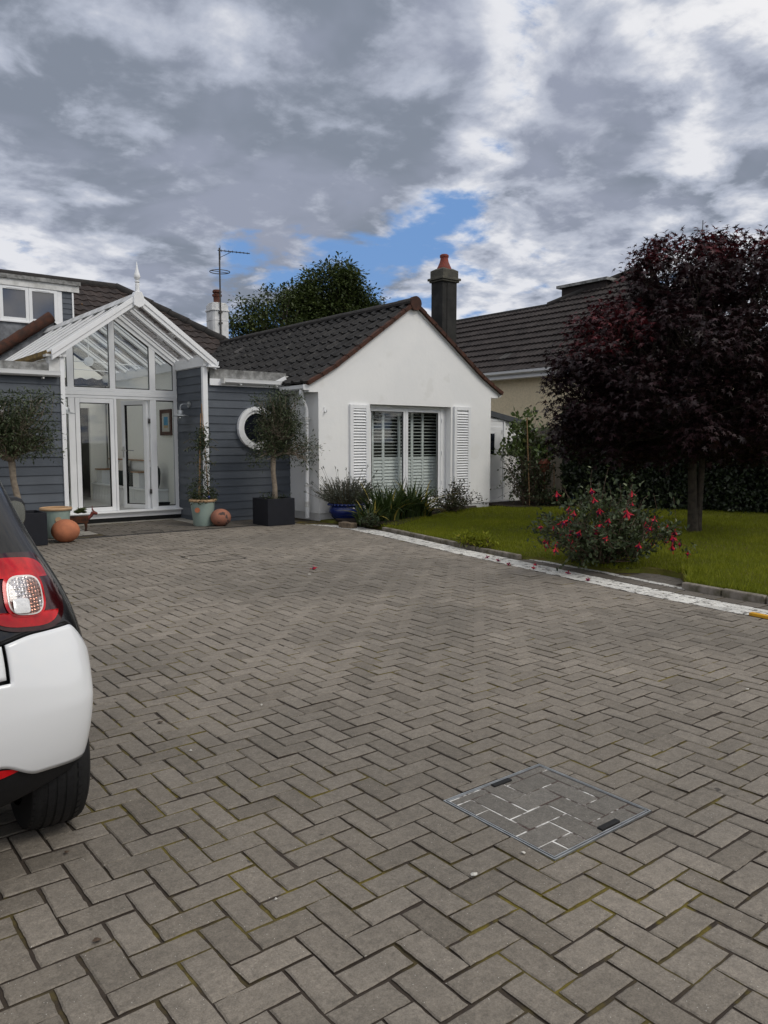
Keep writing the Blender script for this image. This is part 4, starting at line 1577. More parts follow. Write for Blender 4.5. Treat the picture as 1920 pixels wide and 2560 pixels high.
# television aerial strapped to the chimney
ae = thing('television_aerial', 'tall television aerial with ring and comb of rods strapped to the white chimney', 'aerial', (WX - .05, WY - .42, 4.5))
AX, AY = WX - .04, WY - .28
q = MB()
q.tube([(AX, AY, 4.4), (AX, AY, 6.86)], .024, 8)
q.build('mast', M['dark_metal'], ae)
q = MB()
for k in range(2):
    pts = []
    for i in range(33):
        t_ = 2 * math.pi * i / 32
        pts.append((AX + .28 * math.cos(t_), AY + .28 * math.sin(t_), 6.20 + .02 * k))
    q.tube(pts, .012, 6) if k == 0 else None
q.tube([(AX - .28, AY, 6.20), (AX + .28, AY, 6.20)], .010, 6)
q.build('ring_antenna', M['dark_metal'], ae)
q = MB()
dx, dy = .88, -.47
bx = lambda t_, s_=0.0, z=0.0: (AX + dx * t_ - dy * s_, AY + dy * t_ + dx * s_, 6.79 - .06 * t_ + z)
q.tube([bx(-.05), bx(.85)], .014, 6)
for i in range(8):
    t_ = .05 + i * .105
    q.tube([bx(t_, -.15 + .007 * i), bx(t_, .15 - .007 * i)], .008, 5)
q.tube([bx(.02, 0, .10), bx(.02, 0, -.22)], .010, 5)
for z in (-.22, -.11, .10):
    q.tube([bx(.02, -.16, z), bx(.02, .16, z)], .008, 5)
q.tube([bx(.0, 0, -.2), bx(.35, 0, 0)], .008, 5)
q.build('comb_antenna', M['dark_metal'], ae)
q = MB()
for z in (4.75, 5.05):
    q.box((AX - .05, AY - .03, z), (AX + .05, AY + .06, z + .05))
build_each(q, 'bracket', M['dark_metal'], ae)

# ------------------------------------------------------------------ neighbouring house
nb = thing('neighbouring_house', 'cream pebbledashed house with brown tiled hipped roof behind the purple maple', 'house', (15.6, 16, 0))
q = MB()
q.box((15.62, 9.5, 0), (15.9, 25, 3.1))
q.box((15.62, 9.5, 0), (23, 9.8, 3.1))
q.box((22.7, 9.5, 0), (23, 25, 3.1))
q.box((15.62, 24.7, 0), (23, 25, 3.1))
q.build('wall', M['cream'], nb)
NS = 0.72
nsl = slope((1, 0, 0), NS)
cn = 1 / math.hypot(1, NS)
q = MB()


def nkeep(u, s_):
    y, h = 9.05 + u, s_ * cn
    if y - 9.05 < h:
        return False
    return h < 3.0 or h < (4.12 - max(0.0, y - 13.2) * 0.50)


tiled(q, (15.3, 9.05, 3.2), (0, 1, 0), (4.15 * math.hypot(1, NS), nsl), 16, 0.30, 0.345, ribbed, 8, lift=0.055, keep=nkeep)
nr = q.build('roof', M['tile_neigh'], nb)
q = MB()
zr = lambda h: 3.2 + NS * h - .03
q.add([(15.3, 9.05, zr(0)), (23.6, 9.05, zr(0)), (19.42, 13.2, zr(4.12))], [(0, 1, 2)])
q.add([(23.6, 9.05, zr(0)), (23.6, 25, zr(0)), (20.3, 25, zr(3.0)), (20.3, 15.4, zr(3.0)), (19.45, 13.2, zr(4.1))], [(0, 1, 2, 3, 4)])
q.add([(18.3, 15.4, zr(3.0)), (18.3, 25, zr(3.0)), (20.3, 25, zr(3.0)), (20.3, 15.4, zr(3.0))], [(0, 1, 2, 3)])
q.add([(18.3, 15.4, zr(3.0)), (20.3, 15.4, zr(3.0)), (19.42, 13.2, zr(4.12))], [(0, 1, 2)])
q.build('rear_slopes', M['tile_neigh'], nr)
q = MB()
q.tube([(15.3, 9.05, 3.24), (19.42, 13.2, 6.2)], .11, 10)
q.tube([(19.42, 13.2, 6.2), (18.32, 15.4, 5.40)], .10, 10)
q.tube([(18.32, 15.4, 5.38), (18.32, 25, 5.38)], .08, 10)
q.build('ridge_tiles', M['ridge_dark'], nr, smooth='auto')
q = MB()
q.prism([(15.33 + a, 9.1, 3.24 + b) for a, b in pr], (0, 15.9, 0))
q.box((15.34, 9.1, 3.05), (15.37, 25, 3.23))
q.box((15.37, 9.1, 3.05), (15.62, 25, 3.07))
q.build('gutter', M['upvc'], nb, smooth='auto')
q = MB()
q.box((18.75, 13.7, 5.2), (20.0, 15.25, 5.92))
dd = q.build('dormer', M['tile_neigh'], nb)
q = MB()
q.box((18.65, 13.6, 5.92), (20.1, 15.38, 6.0))
q.build('dormer_roof', M['felt'], dd)
na = thing('whip_aerial', 'thin whip aerial rising above the purple maple from the roof behind', 'aerial', (19.3, 11.6, 5.5))
q = MB()
q.tube([(19.3, 11.16, 4.9), (19.3, 11.16, 7.1)], .012, 6)
q.tube([(19.26, 11.1, 6.2), (19.26, 11.1, 6.85)], .008, 6)
q.build('mast', M['dark_metal'], na)

# outhouse between the two houses
oh = thing('outhouse', 'small white lean-to with grey sloping roof and a white door beside the gable', 'outhouse', (13.2, 12.9, 0))
q = MB()
ot = lambda x: 2.07 - 0.175 * (x - 12.66)
q.prism([(12.06, 12.25, 0), (13.72, 12.25, 0), (13.72, 12.25, ot(13.72) - .1), (12.06, 12.25, ot(12.06) - .1)], (0, .15, 0))
q.prism([(13.57, 12.4, 0), (13.72, 12.4, 0), (13.72, 12.4, ot(13.72) - .1), (13.57, 12.4, ot(13.57) - .1)], (0, 3.0, 0))
q.build('wall', M['render'], oh)
q = MB()
q.prism([(12.06, 12.17, ot(12.06) - .1), (13.80, 12.17, ot(13.80) - .1), (13.80, 12.17, ot(13.80) + .02), (12.06, 12.17, ot(12.06) + .02)], (0, 3.3, 0))
q.build('roof', mat('grey_fascia', (0.075, 0.082, 0.09), 0.6, base2=(0.055, 0.06, 0.066), scale=4), oh)
q = MB()
q.box((12.45, 12.215, 0.10), (13.06, 12.246, 1.86))
q.box((12.50, 12.20, 0.17), (13.0, 12.214, 0.40))
q.box((12.50, 12.20, 0.44), (13.0, 12.214, 1.74))
dr = q.build('door', M['upvc'], oh, bevel=0.004)
q = MB()
frame_rect(q, 12.56, 12.80, 1.10, 1.62, .03, 12.185, 12.2)
q.build('light_frame', M['upvc'], dr)
q = MB()
q.box((12.59, 12.192, 1.13), (12.77, 12.197, 1.59))
q.build('pane', M['dark_glass'], dr)
q = MB()
for z in (.35, 1.0, 1.6):
    q.tube([(13.03, 12.20, z), (13.03, 12.20, z + .08)], .012, 8)
build_each(q, 'hinge', M['upvc'], dr)
q = MB()
frame_rect(q, 12.40, 13.14, 0.05, 1.92, .05, 12.21, 12.26)
q.build('door_frame', M['upvc'], oh)
q = MB()
q.box((12.08, 11.95, 0.0), (13.2, 12.2, 0.10))
q.build('step', M['plinth'], oh, bevel=0.01)
q = MB()
q.box((14.75, 11.9, 0), (14.85, 14.5, 1.75))
pw = q.build('boundary_wall', mat('shaded_cream_render', (0.20, 0.175, 0.14), .95, base2=(.13, .115, .09), scale=5), loc=(14.8, 13, 0))  # cream darkened in its base colour to stand for shadow on the wall
tag(pw, 'shadowed grey boundary wall between the outhouse and the cream house', 'wall')

# ------------------------------------------------------------------ wall lamps
def lamp(side):
    X = 5.98 if side > 0 else 3.66
    sg = -1 if side > 0 else 1
    y = 13.17
    nm = 'galvanised barn wall lamp on the boarded return right of the glazed door' if side > 0 else \
        'galvanised barn wall lamp half hidden by white trim left of the glazed door'
    r = thing('wall_lamp', nm, 'wall lamp', (X, y, 2.07), 'barn lamps flanking the porch door')
    q = MB()
    q.tube([(X, y, 2.07), (X + sg * .025, y, 2.07)], .055, 20)
    q.build('wall_plate', M['metal'], r, smooth='auto')
    q = MB()
    xs = X + sg * .18
    q.tube([(X + sg * .02, y, 2.07), (X + sg * .14, y, 2.07), (X + sg * .17, y, 2.055), (xs, y, 2.02), (xs, y, 1.94)], .012, 10)
    q.build('arm', M['metal'], r, smooth='auto')
    q = MB()
    q.lathe([(.015, .085), (.05, .075), (.062, .04), (.062, .01), (.075, .0), (.145, -.022), (.147, -.028), (.07, -.012), (.0, -.008)], (xs, y, 1.89), 24)
    q.build('shade', M['metal'], r, smooth='auto')
    q = MB()
    q.lathe([(.045, 0), (.045, -.07), (.03, -.098), (.0, -.105)], (xs, y, 1.876), 16)
    q.build('jar', M['glass'], r, smooth='auto')
    q = MB()
    q.lathe([(.012, 0), (.022, -.03), (.02, -.05), (.0, -.06)], (xs, y, 1.874), 12)
    q.build('bulb', M['chrome'], r, smooth='auto')


lamp(1)
lamp(-1)

# ------------------------------------------------------------------ hall furniture
be = thing('hall_bench', 'long white panelled bench with oak topped arm rests along the hall wall', 'bench', (5.8, 16, .1))
q = MB()
q.box((5.66, 14.30, 0.10), (6.015, 17.65, 0.468))
for i in range(33):
    q.box((5.654, 14.32 + i * .1, 0.14), (5.66, 14.40 + i * .1, 0.45))
q.build('panelled_base', M['upvc'], be)
q = MB()
q.box((5.62, 14.27, 0.47), (6.015, 17.66, 0.505))
q.build('seat', M['upvc'], be, bevel=.006)
for y0 in (14.9, 17.05):
    q = MB()
    q.box((5.68, y0, 0.507), (6.012, y0 + .33, 0.80))
    ar = q.build('arm_rest', M['upvc'], be)
    q = MB()
    q.box((5.65, y0 - .03, 0.802), (6.012, y0 + .36, 0.825))
    q.build('oak_top', M['wood'], ar)
q = MB()
q.box((5.985, 14.9, 0.83), (6.015, 17.4, 1.02))
bk = q.build('back_panel', M['upvc'], be)
q = MB()
q.box((5.95, 14.9, 1.021), (6.015, 17.4, 1.045))
q.build('oak_rail', M['wood'], bk)


def cushion(name, c, sx, sz, th, m, lab, tilt, yaw=0.0):
    vs, n = [], 10
    for side in (-1, 1):
        for i in range(n + 1):
            for j in range(n + 1):
                a, b = i / n * 2 - 1, j / n * 2 - 1
                k = (1 - a ** 4) * (1 - b ** 4)
                cr = 1 + .06 * (abs(a) * abs(b)) ** 2
                vs.append(Vector((side * th * k ** .6, a * sx * cr, b * sz * cr)))
    Rm = Matrix.Rotation(yaw, 3, 'Z') @ Matrix.Rotation(tilt, 3, 'Y')
    q = MB()
    N1 = (n + 1) ** 2
    fs = []
    for s_ in range(2):
        for i in range(n):
            for j in range(n):
                f = [s_ * N1 + i * (n + 1) + j, s_ * N1 + (i + 1) * (n + 1) + j, s_ * N1 + (i + 1) * (n + 1) + j + 1, s_ * N1 + i * (n + 1) + j + 1]
                fs.append(tuple(f if s_ else f[::-1]))
    q.add([Vector(c) + Rm @ v for v in vs], fs)
    o = q.build(name, m, None, smooth=True, loc=c)
    tag(o, lab, 'cushion' if name == 'cushion' else 'bag')


cushion('cushion', (5.88, 16.35, 0.80), .28, .22, .07, M['fabric_pale'], 'pale linen cushion with dark edge propped at the back of the hall bench', R(14))
cushion('cushion', (5.80, 16.25, 0.66), .27, .16, .07, M['fabric_green'], 'dark green bolster cushion in front of the pale cushion on the bench', R(12))
cushion('cushion', (5.80, 15.72, 0.64), .22, .15, .08, M['fabric_green'], 'slumped dark green cushion beside the oak topped arm rest', R(16), .2)
cushion('bag', (5.82, 14.50, 0.72), .18, .22, .09, M['fabric_green'], 'tall dark green bag on the near end of the hall bench', R(4))
pic = thing('framed_picture', 'brown framed seaside picture hanging on the pale hall wall', 'picture', (5.99, 14.29, 1.77))
q = MB()
y0, y1, z0, z1 = 14.03, 14.56, 1.53, 2.02
q.box((5.985, y0, z0), (6.016, y0 + .07, z1))
q.box((5.985, y1 - .07, z0), (6.016, y1, z1))
q.box((5.985, y0 + .07, z0), (6.016, y1 - .07, z0 + .07))
q.box((5.985, y0 + .07, z1 - .07), (6.016, y1 - .07, z1))
q.build('frame', M['frame_wood'], pic)
q = MB()
q.box((6.0, y0 + .07, z0 + .07), (6.010, y1 - .07, z1 - .07))
q.build('mount', M['fabric_pale'], pic)
q = MB()
q.box((5.996, y0 + .17, z0 + .14), (5.999, y1 - .17, z0 + .19), 0)
q.box((5.996, y0 + .17, z0 + .19), (5.999, y1 - .17, z1 - .14), 1)
q.build('painting', [mat('painted_sand', (0.5, 0.38, 0.22), .6), mat('painted_sea', (0.05, 0.22, 0.42), .6, base2=(0.12, 0.35, 0.5), scale=9)], pic)
q = MB()
q.lathe([(.10, 0), (.12, .17), (.125, .17), (.125, .18), (.11, .18), (.09, .02)], (5.78, 13.98, .10), 20)
tag(q.build('waste_bin', M['dark_in'], None, smooth='auto', loc=(5.78, 13.98, .1)), 'small black bin on the hall floor behind the right glass panel', 'bin')
# ------------------------------------------------------------------ inspection covers set in the drive
mh = thing('manhole_cover', 'recessed square manhole cover with metal rim and white mortar joints in the foreground', 'manhole cover', (2.305, 1.902, 0))
x0, x1, y0, y1 = MH
q = MB()
for a, b in (((x0 + .002, y0 + .002), (x1 - .002, y0 + .007)), ((x0 + .002, y1 - .007), (x1 - .002, y1 - .002)),
             ((x0 + .002, y0 + .007), (x0 + .007, y1 - .007)), ((x1 - .007, y0 + .007), (x1 - .002, y1 - .007))):
    q.box((*a, -.02), (*b, .0005))
for a, b in (((x0 + .012, y0 + .012), (x1 - .012, y0 + .016)), ((x0 + .012, y1 - .016), (x1 - .012, y1 - .012)),
             ((x0 + .012, y0 + .016), (x0 + .016, y1 - .016)), ((x1 - .016, y0 + .016), (x1 - .012, y1 - .016))):
    q.box((*a, -.02), (*b, .001))
q.build('metal_rim', M['metal'], mh)
q = MB()
ix0, ix1, iy0, iy1 = x0 + .018, x1 - .018, y0 + .018, y1 - .018
gx, gyy = 2.115, 2.12
for ia in range(-12, 12):
    for ib in range(-12, 12):
        bu, bv = 2 * ia + ib, 2 * ia - ib
        for (u0, u1, v0, v1) in ((0, 2, 0, 1), (2, 3, 0, 2)):
            P_ = lambda u, v: (gx + v * m_, gyy - u * m_)
            p = [P_(bu + u0, bv + v0), P_(bu + u0, bv + v1), P_(bu + u1, bv + v1), P_(bu + u1, bv + v0)]
            p = clip(clip(clip(clip(p, (-1, 0), -ix0), (1, 0), ix1), (0, -1), -iy0), (0, 1), iy1)
            if len(p) > 2:
                block(q, p, -0.001, gap=0.0028, ch=0.003, tilt=0.004, jit=0.0012, dzs=0.0004)
infill = q
mm = bpy.data.materials.new('white_mortar')
mm.use_nodes = True
t = NT(mm.node_tree)
o_ = t.n('ShaderNodeOutputMaterial')
p_ = t.n('ShaderNodeBsdfPrincipled')
p_.inputs['Roughness'].default_value = 1.0
tcn = t.n('ShaderNodeTexCoord')
f1 = t.noise(tcn.outputs['Object'], 7, 4, 0.7)
sx_ = t.n('ShaderNodeSeparateXYZ')
t.l(tcn.outputs['Object'], sx_.inputs[0])
f1 = t.math('SUBTRACT', f1, t.math('MULTIPLY', sx_.outputs[0], .30))
t.l(t.mix(t.smooth(f1, .46, .60), (0.05, 0.03, 0.025), (0.62, 0.61, 0.58)), p_.inputs['Base Color'])
t.l(p_.outputs[0], o_.inputs['Surface'])
infill.build('block_infill', [M['paver_cover'], mm], mh)
q = MB()
q.box((ix0 - .002, iy0 - .002, -.03), (ix1 + .002, iy1 + .002, -.0035))
q.build('mortar_bed', mm, mh)
for (ax, ay) in ((x0 + .02, 2.03), (x1 - .085, 1.70)):
    q = MB()
    bx_ = (2.265, y1 - .046, 2.37, y1 - .022) if ax < 2.2 else (2.31, y0 + .022, 2.42, y0 + .046)
    q.box((bx_[0], bx_[1], -.006), (bx_[2], bx_[3], .006))
    q.build('lifting_slot', M['rubber_seal'], mh, bevel=.003)


def small_cover(b, lab):
    x0, x1, y0, y1 = b
    r = MB()
    w_ = .007
    for a, c in (((x0, y0), (x1, y0 + w_ * 1.6)), ((x0, y1 - w_), (x1, y1)), ((x0, y0 + w_ * 1.6), (x0 + w_, y1 - w_)), ((x1 - w_, y0 + w_ * 1.6), (x1, y1 - w_))):
        r.box((*a, -.01), (*c, .0035))
    o = r.build('manhole_cover', M['rubber_seal'], None, loc=((x0 + x1) / 2, (y0 + y1) / 2, 0))
    tag(o, lab, 'manhole cover')


small_cover(MH2, 'thin dark rim of a paved inspection cover halfway up the drive')
small_cover((4.42, 4.86, 11.74, 12.02), 'small dark rimmed inspection cover in the porch paving before the door')

# ------------------------------------------------------------------ trees and shrubs
def crown(tips, n_per, spread, flat, size, templ, material, parent, droop=0.3, tone=None, inner=None, tmean=0.45, tsd=0.22, top=None):
    """leaf clusters round every twig tip"""
    tips = np.asarray(tips)
    n = len(tips) * n_per
    c = np.repeat(tips, n_per, axis=0)
    off = rng.normal(size=(n, 3)) * spread
    off[:, 2] *= flat
    P = c + off
    D = norm(off * np.array([1, 1, .6]) + rng.normal(size=(n, 3)) * spread * .7)
    D[:, 2] -= droop * rng.random(n)
    N = rdir(n) * .55 + np.array([0, 0, 1.0])
    S = rng.uniform(size * .7, size * 1.25, n)
    tn = np.clip(np.repeat(rng.normal(tmean, tsd * .7, len(tips)), n_per) + rng.normal(0, tsd, n), 0, .98)
    if top is not None:
        tn = top(P, tn)
    return leaves('crown', P, D, N, S, templ, material, parent, tn)


def limbs(mb, start, tips, r0, fork, levels=7, amp=.05, thin=.006):
    """main limbs from the fork to clusters of tips, then a twig to every tip"""
    tips = np.asarray(tips)
    k = min(levels, len(tips))
    cent = tips[rng.choice(len(tips), k, replace=False)]
    for _ in range(4):
        d = ((tips[:, None] - cent[None]) ** 2).sum(-1)
        a = d.argmin(1)
        for j in range(k):
            if (a == j).any():
                cent[j] = tips[a == j].mean(0)
    for j in range(k):
        tgt = np.array(fork) * .35 + cent[j] * .65
        path = wavy(fork, tgt, amp, 5)
        path[1] = Vector(fork).lerp(path[2], .45) + Vector((0, 0, .06 * (Vector(tgt) - Vector(fork)).length))
        rr = np.linspace(r0 * .62, r0 * .25, len(path))
        mb.tube(path, list(rr), 7)
        for tp in tips[a == j]:
            i = rng.integers(2, len(path))
            mb.tube(wavy(path[i], tp, amp * 1.4, 4), list(np.linspace(r0 * .2, thin, 5)), 5, cap=False)


def in_ellipsoid(n, c, r, shell=.55, zmin=-1.0, ok=None):
    out = []
    while len(out) < n:
        v = rng.normal(size=3)
        v /= np.linalg.norm(v)
        k = shell + (1 - shell) * rng.random() ** .7
        if rng.random() < .22:
            k *= rng.random()
        v = v * k
        if v[2] < zmin:
            continue
        p = np.array(c) + v * np.array(r)
        if ok is None or ok(p):
            out.append(p)
    return np.array(out)


# the purple maple on the lawn
MT = np.array((10.86, 6.26, 0.05))
mpl = thing('japanese_maple', 'broad dark purple maple with forked grey trunk growing from the lawn', 'tree', tuple(MT))
q = MB()
fk1, fk2 = (10.80, 6.27, 1.45), (10.98, 6.22, 1.40)
q.tube([(10.85, 6.26, 0.0), (10.845, 6.26, .15), (10.835, 6.27, .5), (10.81, 6.28, .95), fk1], [.10, .078, .066, .060, .055], 12)
q.tube([(10.915, 6.22, 0.0), (10.92, 6.22, .15), (10.925, 6.215, .5), (10.95, 6.21, .95), fk2], [.075, .055, .047, .044, .042], 12)
tips = []
OUT = np.array([(-.8, 4.33), (-.72, 4.05), (-1.03, 3.72), (-1.62, 3.43), (-1.75, 3.09), (-2.18, 2.80), (-2.24, 2.47), (-2.13, 2.2), (-2.24, 1.98), (-2.28, 1.55), (-2.05, 1.18), (-1.3, 1.0), (-.7, 1.05), (-.3, 1.12), (.3, 1.08), (.9, 1.05), (1.6, 1.15), (2.3, 1.7), (2.5, 2.4), (2.3, 3.3), (1.8, 4.1), (1.3, 4.5), (.98, 4.55), (.75, 4.35), (.12, 4.60), (-.2, 4.45), (-.5, 4.45)])

OUT = (OUT - (.1, 2.6)) * (.925, .925) + (.1, 2.56)


def inside(poly, x, z):
    c = False
    n = len(poly)
    for i in range(n):
        (x0_, z0_), (x1_, z1_) = poly[i], poly[i - 1]
        if (z0_ > z) != (z1_ > z) and x < (x1_ - x0_) * (z - z0_) / (z1_ - z0_) + x0_:
            c = not c
    return c


rt, fw_ = np.array((.785, -.62, 0)), np.array((.62, .785, 0))
for _ in range(20000):
    a, b, z = rng.uniform(-2.4, 2.6), rng.uniform(-1.75, 1.75), rng.uniform(1.0, 4.6)
    k = math.sqrt(max(0.01, 1 - (b / 1.9) ** 2))
    ua, uz = .1 + (a / (1 + .06 * b) - .1) / k, 2.4 + (1.41 + (z - 1.41) / (1 + .072 * b) - 2.4) / (.35 + .65 * k)
    if not inside(OUT, ua, uz):
        continue
    deep = inside(OUT, .1 + (ua - .1) * 1.35, 2.5 + (uz - 2.5) * 1.4)
    if deep and rng.random() < .55:
        continue
    tips.append(MT * np.array((1, 1, 0)) + rt * a + fw_ * b + np.array((0, 0, z)))
    if len(tips) >= 860:
        break
for _ in range(70):          # loose sprays standing out of the top and the left side
    i = rng.integers(0, len(OUT))
    o = OUT[i] * .6 + OUT[i - 1] * .4
    if o[1] < 2.9 or o[0] > 2.2:
        continue
    v = o - np.array((.1, 2.5))
    o = o + v / np.linalg.norm(v) * rng.uniform(.0, .10) + rng.normal(0, .05, 2)
    tips.append(MT * np.array((1, 1, 0)) + rt * o[0] + fw_ * rng.normal(.3, .25) + np.array((0, 0, o[1])))
tips = np.array(tips)
la = (tips - MT) @ rt
mid = la < .15
limbs(q, None, tips[mid], .075, fk1, 8, .06, .004)
limbs(q, None, tips[~mid], .065, fk2, 8, .06, .004)
q.build('trunk', M['bark'], mpl, smooth=True)


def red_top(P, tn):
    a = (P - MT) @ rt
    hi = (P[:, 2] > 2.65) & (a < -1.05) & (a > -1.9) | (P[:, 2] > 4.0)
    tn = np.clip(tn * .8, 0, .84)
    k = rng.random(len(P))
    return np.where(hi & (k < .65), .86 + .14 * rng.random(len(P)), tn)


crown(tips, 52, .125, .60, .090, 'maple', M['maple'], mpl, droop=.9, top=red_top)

# olives in black cube planters
def olive(root, base, tip_list, lean, n_per, size):
    q = MB()
    bx, by, bz = base
    fk = (bx + lean[0], by + lean[1], bz + lean[2])
    path = [(bx, by, bz - .1), (bx + lean[0] * .2 + .01, by, bz + lean[2] * .3), (bx + lean[0] * .6 - .012, by, bz + lean[2] * .65), fk]
    q.tube(path, [.052, .042, .040, .046], 12)
    limbs(q, None, tip_list, .055, fk, 8, .10, .0025)
    q.build('trunk', M['olive_bark'], root, smooth=True)
    crown(tip_list, n_per, .062, .85, size, 'lance', M['olive'], root, droop=.2, tmean=.4, tsd=.26)


olR = thing('olive_tree', 'standard olive tree with straight bare stem in front of the round window', 'tree', (6.78, 11.60, .42), 'potted olive trees')
tp = in_ellipsoid(235, (6.88, 11.60, 1.66), (.39, .38, .50), .5, -.9)
tp2 = []
for k in range(38):
    z = rng.uniform(1.15, 1.6)
    tp2.append((6.88 + rng.choice([-1, 1]) * rng.uniform(.30, .62) * .88, 11.6 + rng.uniform(-.45, .1), z - .12))
for k in range(26):
    tp2.append((6.86 + rng.uniform(-.42, .42), 11.6 + rng.uniform(-.3, .3), rng.uniform(2.05, 2.22)))
olive(olR, (6.78, 11.60, .42), np.vstack([tp, np.array(tp2)]), (-.02, 0, .72), 34, .058)
olL = thing('olive_tree', 'rounded olive tree with slightly crooked stem beside the car at the left edge', 'tree', (2.66, 11.42, .42), 'potted olive trees')
tp = in_ellipsoid(240, (2.55, 11.42, 1.62), (.60, .5, .42), .5, -.8)
tp2 = [(2.55 + rng.uniform(-.6, .62), 11.42 + rng.uniform(-.3, .2), rng.uniform(1.22, 1.5)) for _ in range(34)] + \
      [(2.55 + rng.uniform(-.35, .6), 11.42 + rng.uniform(-.3, .3), rng.uniform(1.95, 2.08)) for _ in range(16)]
olive(olL, (2.66, 11.42, .42), np.vstack([tp, np.array(tp2)]), (-.06, 0, .72), 34, .058)


def cube_planter(x, y, s_, h, lab):
    r = thing('cube_planter', lab, 'planter', (x, y, 0), 'black cube planters')
    q = MB()
    frame = [((x - s_, y - s_), (x + s_, y - s_ + .03)), ((x - s_, y + s_ - .03), (x + s_, y + s_)),
             ((x - s_, y - s_ + .03), (x - s_ + .03, y + s_ - .03)), ((x + s_ - .03, y - s_ + .03), (x + s_, y + s_ - .03))]
    for a, b in frame:
        q.box((*a, 0.004), (*b, h))
    q.build('box', M['planter'], r, bevel=.004)
    q = MB()
    q.box((x - s_ + .03, y - s_ + .03, .05), (x + s_ - .03, y + s_ - .03, h - .05))
    q.build('soil', M['soil'], r)
    return r


cpR = cube_planter(6.765, 11.615, .262, .455, 'black cube planter holding the straight stemmed olive by the white downpipe')
cpL = cube_planter(2.69, 11.42, .265, .45, 'black cube planter holding the crooked stemmed olive behind the car')
# weeds at the foot of the right olive
wd = thing('weed_tuft', 'small leafy weeds around the olive stem in the right planter', 'weeds', (6.72, 11.55, .41))
n = 150
P = np.stack([6.765 + rng.uniform(-.22, .22, n), 11.615 + rng.uniform(-.22, .2, n), .42 + rng.random(n) ** 2 * .14], 1)
leaves('foliage', P, rdir(n, .5), rdir(n, 1), rng.uniform(.03, .05, n), 'oval', M['climber'], wd)


def glazed_pot(c, lab, filled):
    r = thing('glazed_pot', lab, 'pot', c, 'pale green glazed pots')
    q = MB()
    q.lathe([(.150, 0), (.158, .015), (.178, .20), (.205, .40), (.205, .405), (.185, .405), (.16, .10)], c, 32)
    b = q.build('body', M['glaze'], r, smooth='auto')
    q = MB()
    q.lathe([(.203, .402), (.222, .407), (.230, .425), (.222, .443), (.200, .448), (.188, .44), (.188, .30)], c, 32)
    q.build('rim', M['rimclay'], r, smooth='auto')
    q = MB()
    v = Vector((-c[0], -c[1], 0)).normalized()
    sd_ = Vector((v.y, -v.x, 0))
    ctr = Vector(c) + v * .192 + Vector((0, 0, .275)) - sd_ * (.03 if not filled else -.09)
    q.tube([ctr - v * .012, ctr + v * .006], .042, 20)
    q.build('medallion', M['rimclay'] if not filled else M['terracotta'], r)
    q = MB()
    q.lathe([(.0, .30), (.187, .30), (.187, .285), (0, .285)], c, 24)
    q.build('soil', M['dark_in'] if not filled else M['soil'], r)  # the empty pot gets a near-black disc painted as its shaded inside
    return r


glazed_pot((3.30, 11.98, .003), 'empty pale green glazed pot with buff rim behind the smooth terracotta ball', False)
glazed_pot((5.72, 12.17, .003), 'pale green glazed pot with brown medallion holding the tall climber', True)


def ball(c, r_, m, lab, sq_=.87):
    q = MB()
    prof = [(max(.002, r_ * math.sin(a)), -r_ * math.cos(a)) for a in np.linspace(0.35, math.pi, 22)]
    q.lathe([(a_, b_ * sq_) for a_, b_ in prof], (c[0], c[1], c[2] + r_ * sq_ * math.cos(.35)), 36)
    o = q.build('terracotta_ball', m, None, smooth=True, loc=(c[0], c[1], 0))
    tag(o, lab, 'ball', 'terracotta garden balls')


ball((3.25, 11.36, .003), .190, M['terracotta'], 'smooth orange terracotta ball between the black planter and the empty pot')
ball((5.93, 11.93, .003), .17, M['terracotta_old'], 'dark stained terracotta ball in front of the pot with the climber')

# the climber on its canes
cl = thing('climbing_plant', 'thin dark climber trained up bamboo canes in the green glazed pot', 'climber', (5.72, 12.17, .3))
q = MB()
cn_ = [(5.62, 12.12), (5.82, 12.12), (5.72, 12.27)]
for (cx, cy) in cn_:
    q.tube([(cx, cy, .28), (5.725 + (cx - 5.72) * .08, 12.17 + (cy - 12.17) * .08, 1.88 + .16 * (cx > 5.8))], .0075, 7)
build_each(q, 'cane', M['cane'], cl)
q = MB()
for (cx, cy) in cn_:
    pts = []
    for i in range(30):
        f = i / 29
        zz_ = .32 + f * 1.35
        ccx, ccy = cx + (5.725 - cx) * f * .88, cy + (12.17 - cy) * f * .88
        pts.append((ccx + .025 * math.cos(i * 1.1), ccy + .025 * math.sin(i * 1.1), zz_))
    q.tube(pts, .004, 5)
for _ in range(16):
    a = rng.uniform(0, 6.28)
    z = rng.choice([.5, .6, .75, 1.05, 1.3, 1.42])
    b0 = (5.72 + .06 * math.cos(a), 12.17 + .06 * math.sin(a), z)
    q.tube([b0, (5.72 + .20 * math.cos(a), 12.17 + .2 * math.sin(a), z + .03), (5.72 + .3 * math.cos(a), 12.17 + .3 * math.sin(a), z - .04)], .003, 4)
q.build('stem', M['stem'], cl)
PP = []
for (cx, cy) in cn_[:2]:
    for i in range(230):
        f = rng.random()
        zz_ = .32 + f * 1.35
        PP.append((cx + (5.725 - cx) * f * .88 + rng.normal(0, .035), cy + (12.17 - cy) * f * .88 + rng.normal(0, .035), zz_))
for i in range(330):
    PP.append((5.73 + rng.normal(0, .07), 12.15 + rng.normal(0, .06), rng.normal(1.42, .12)))
for i in range(620):
    a = rng.uniform(0, 6.28)
    r_ = .24 * rng.random() ** .5
    PP.append((5.72 + r_ * math.cos(a) * 1.1, 12.15 + r_ * math.sin(a), .44 + abs(rng.normal(0, .14)) - .3 * r_ * rng.random()))
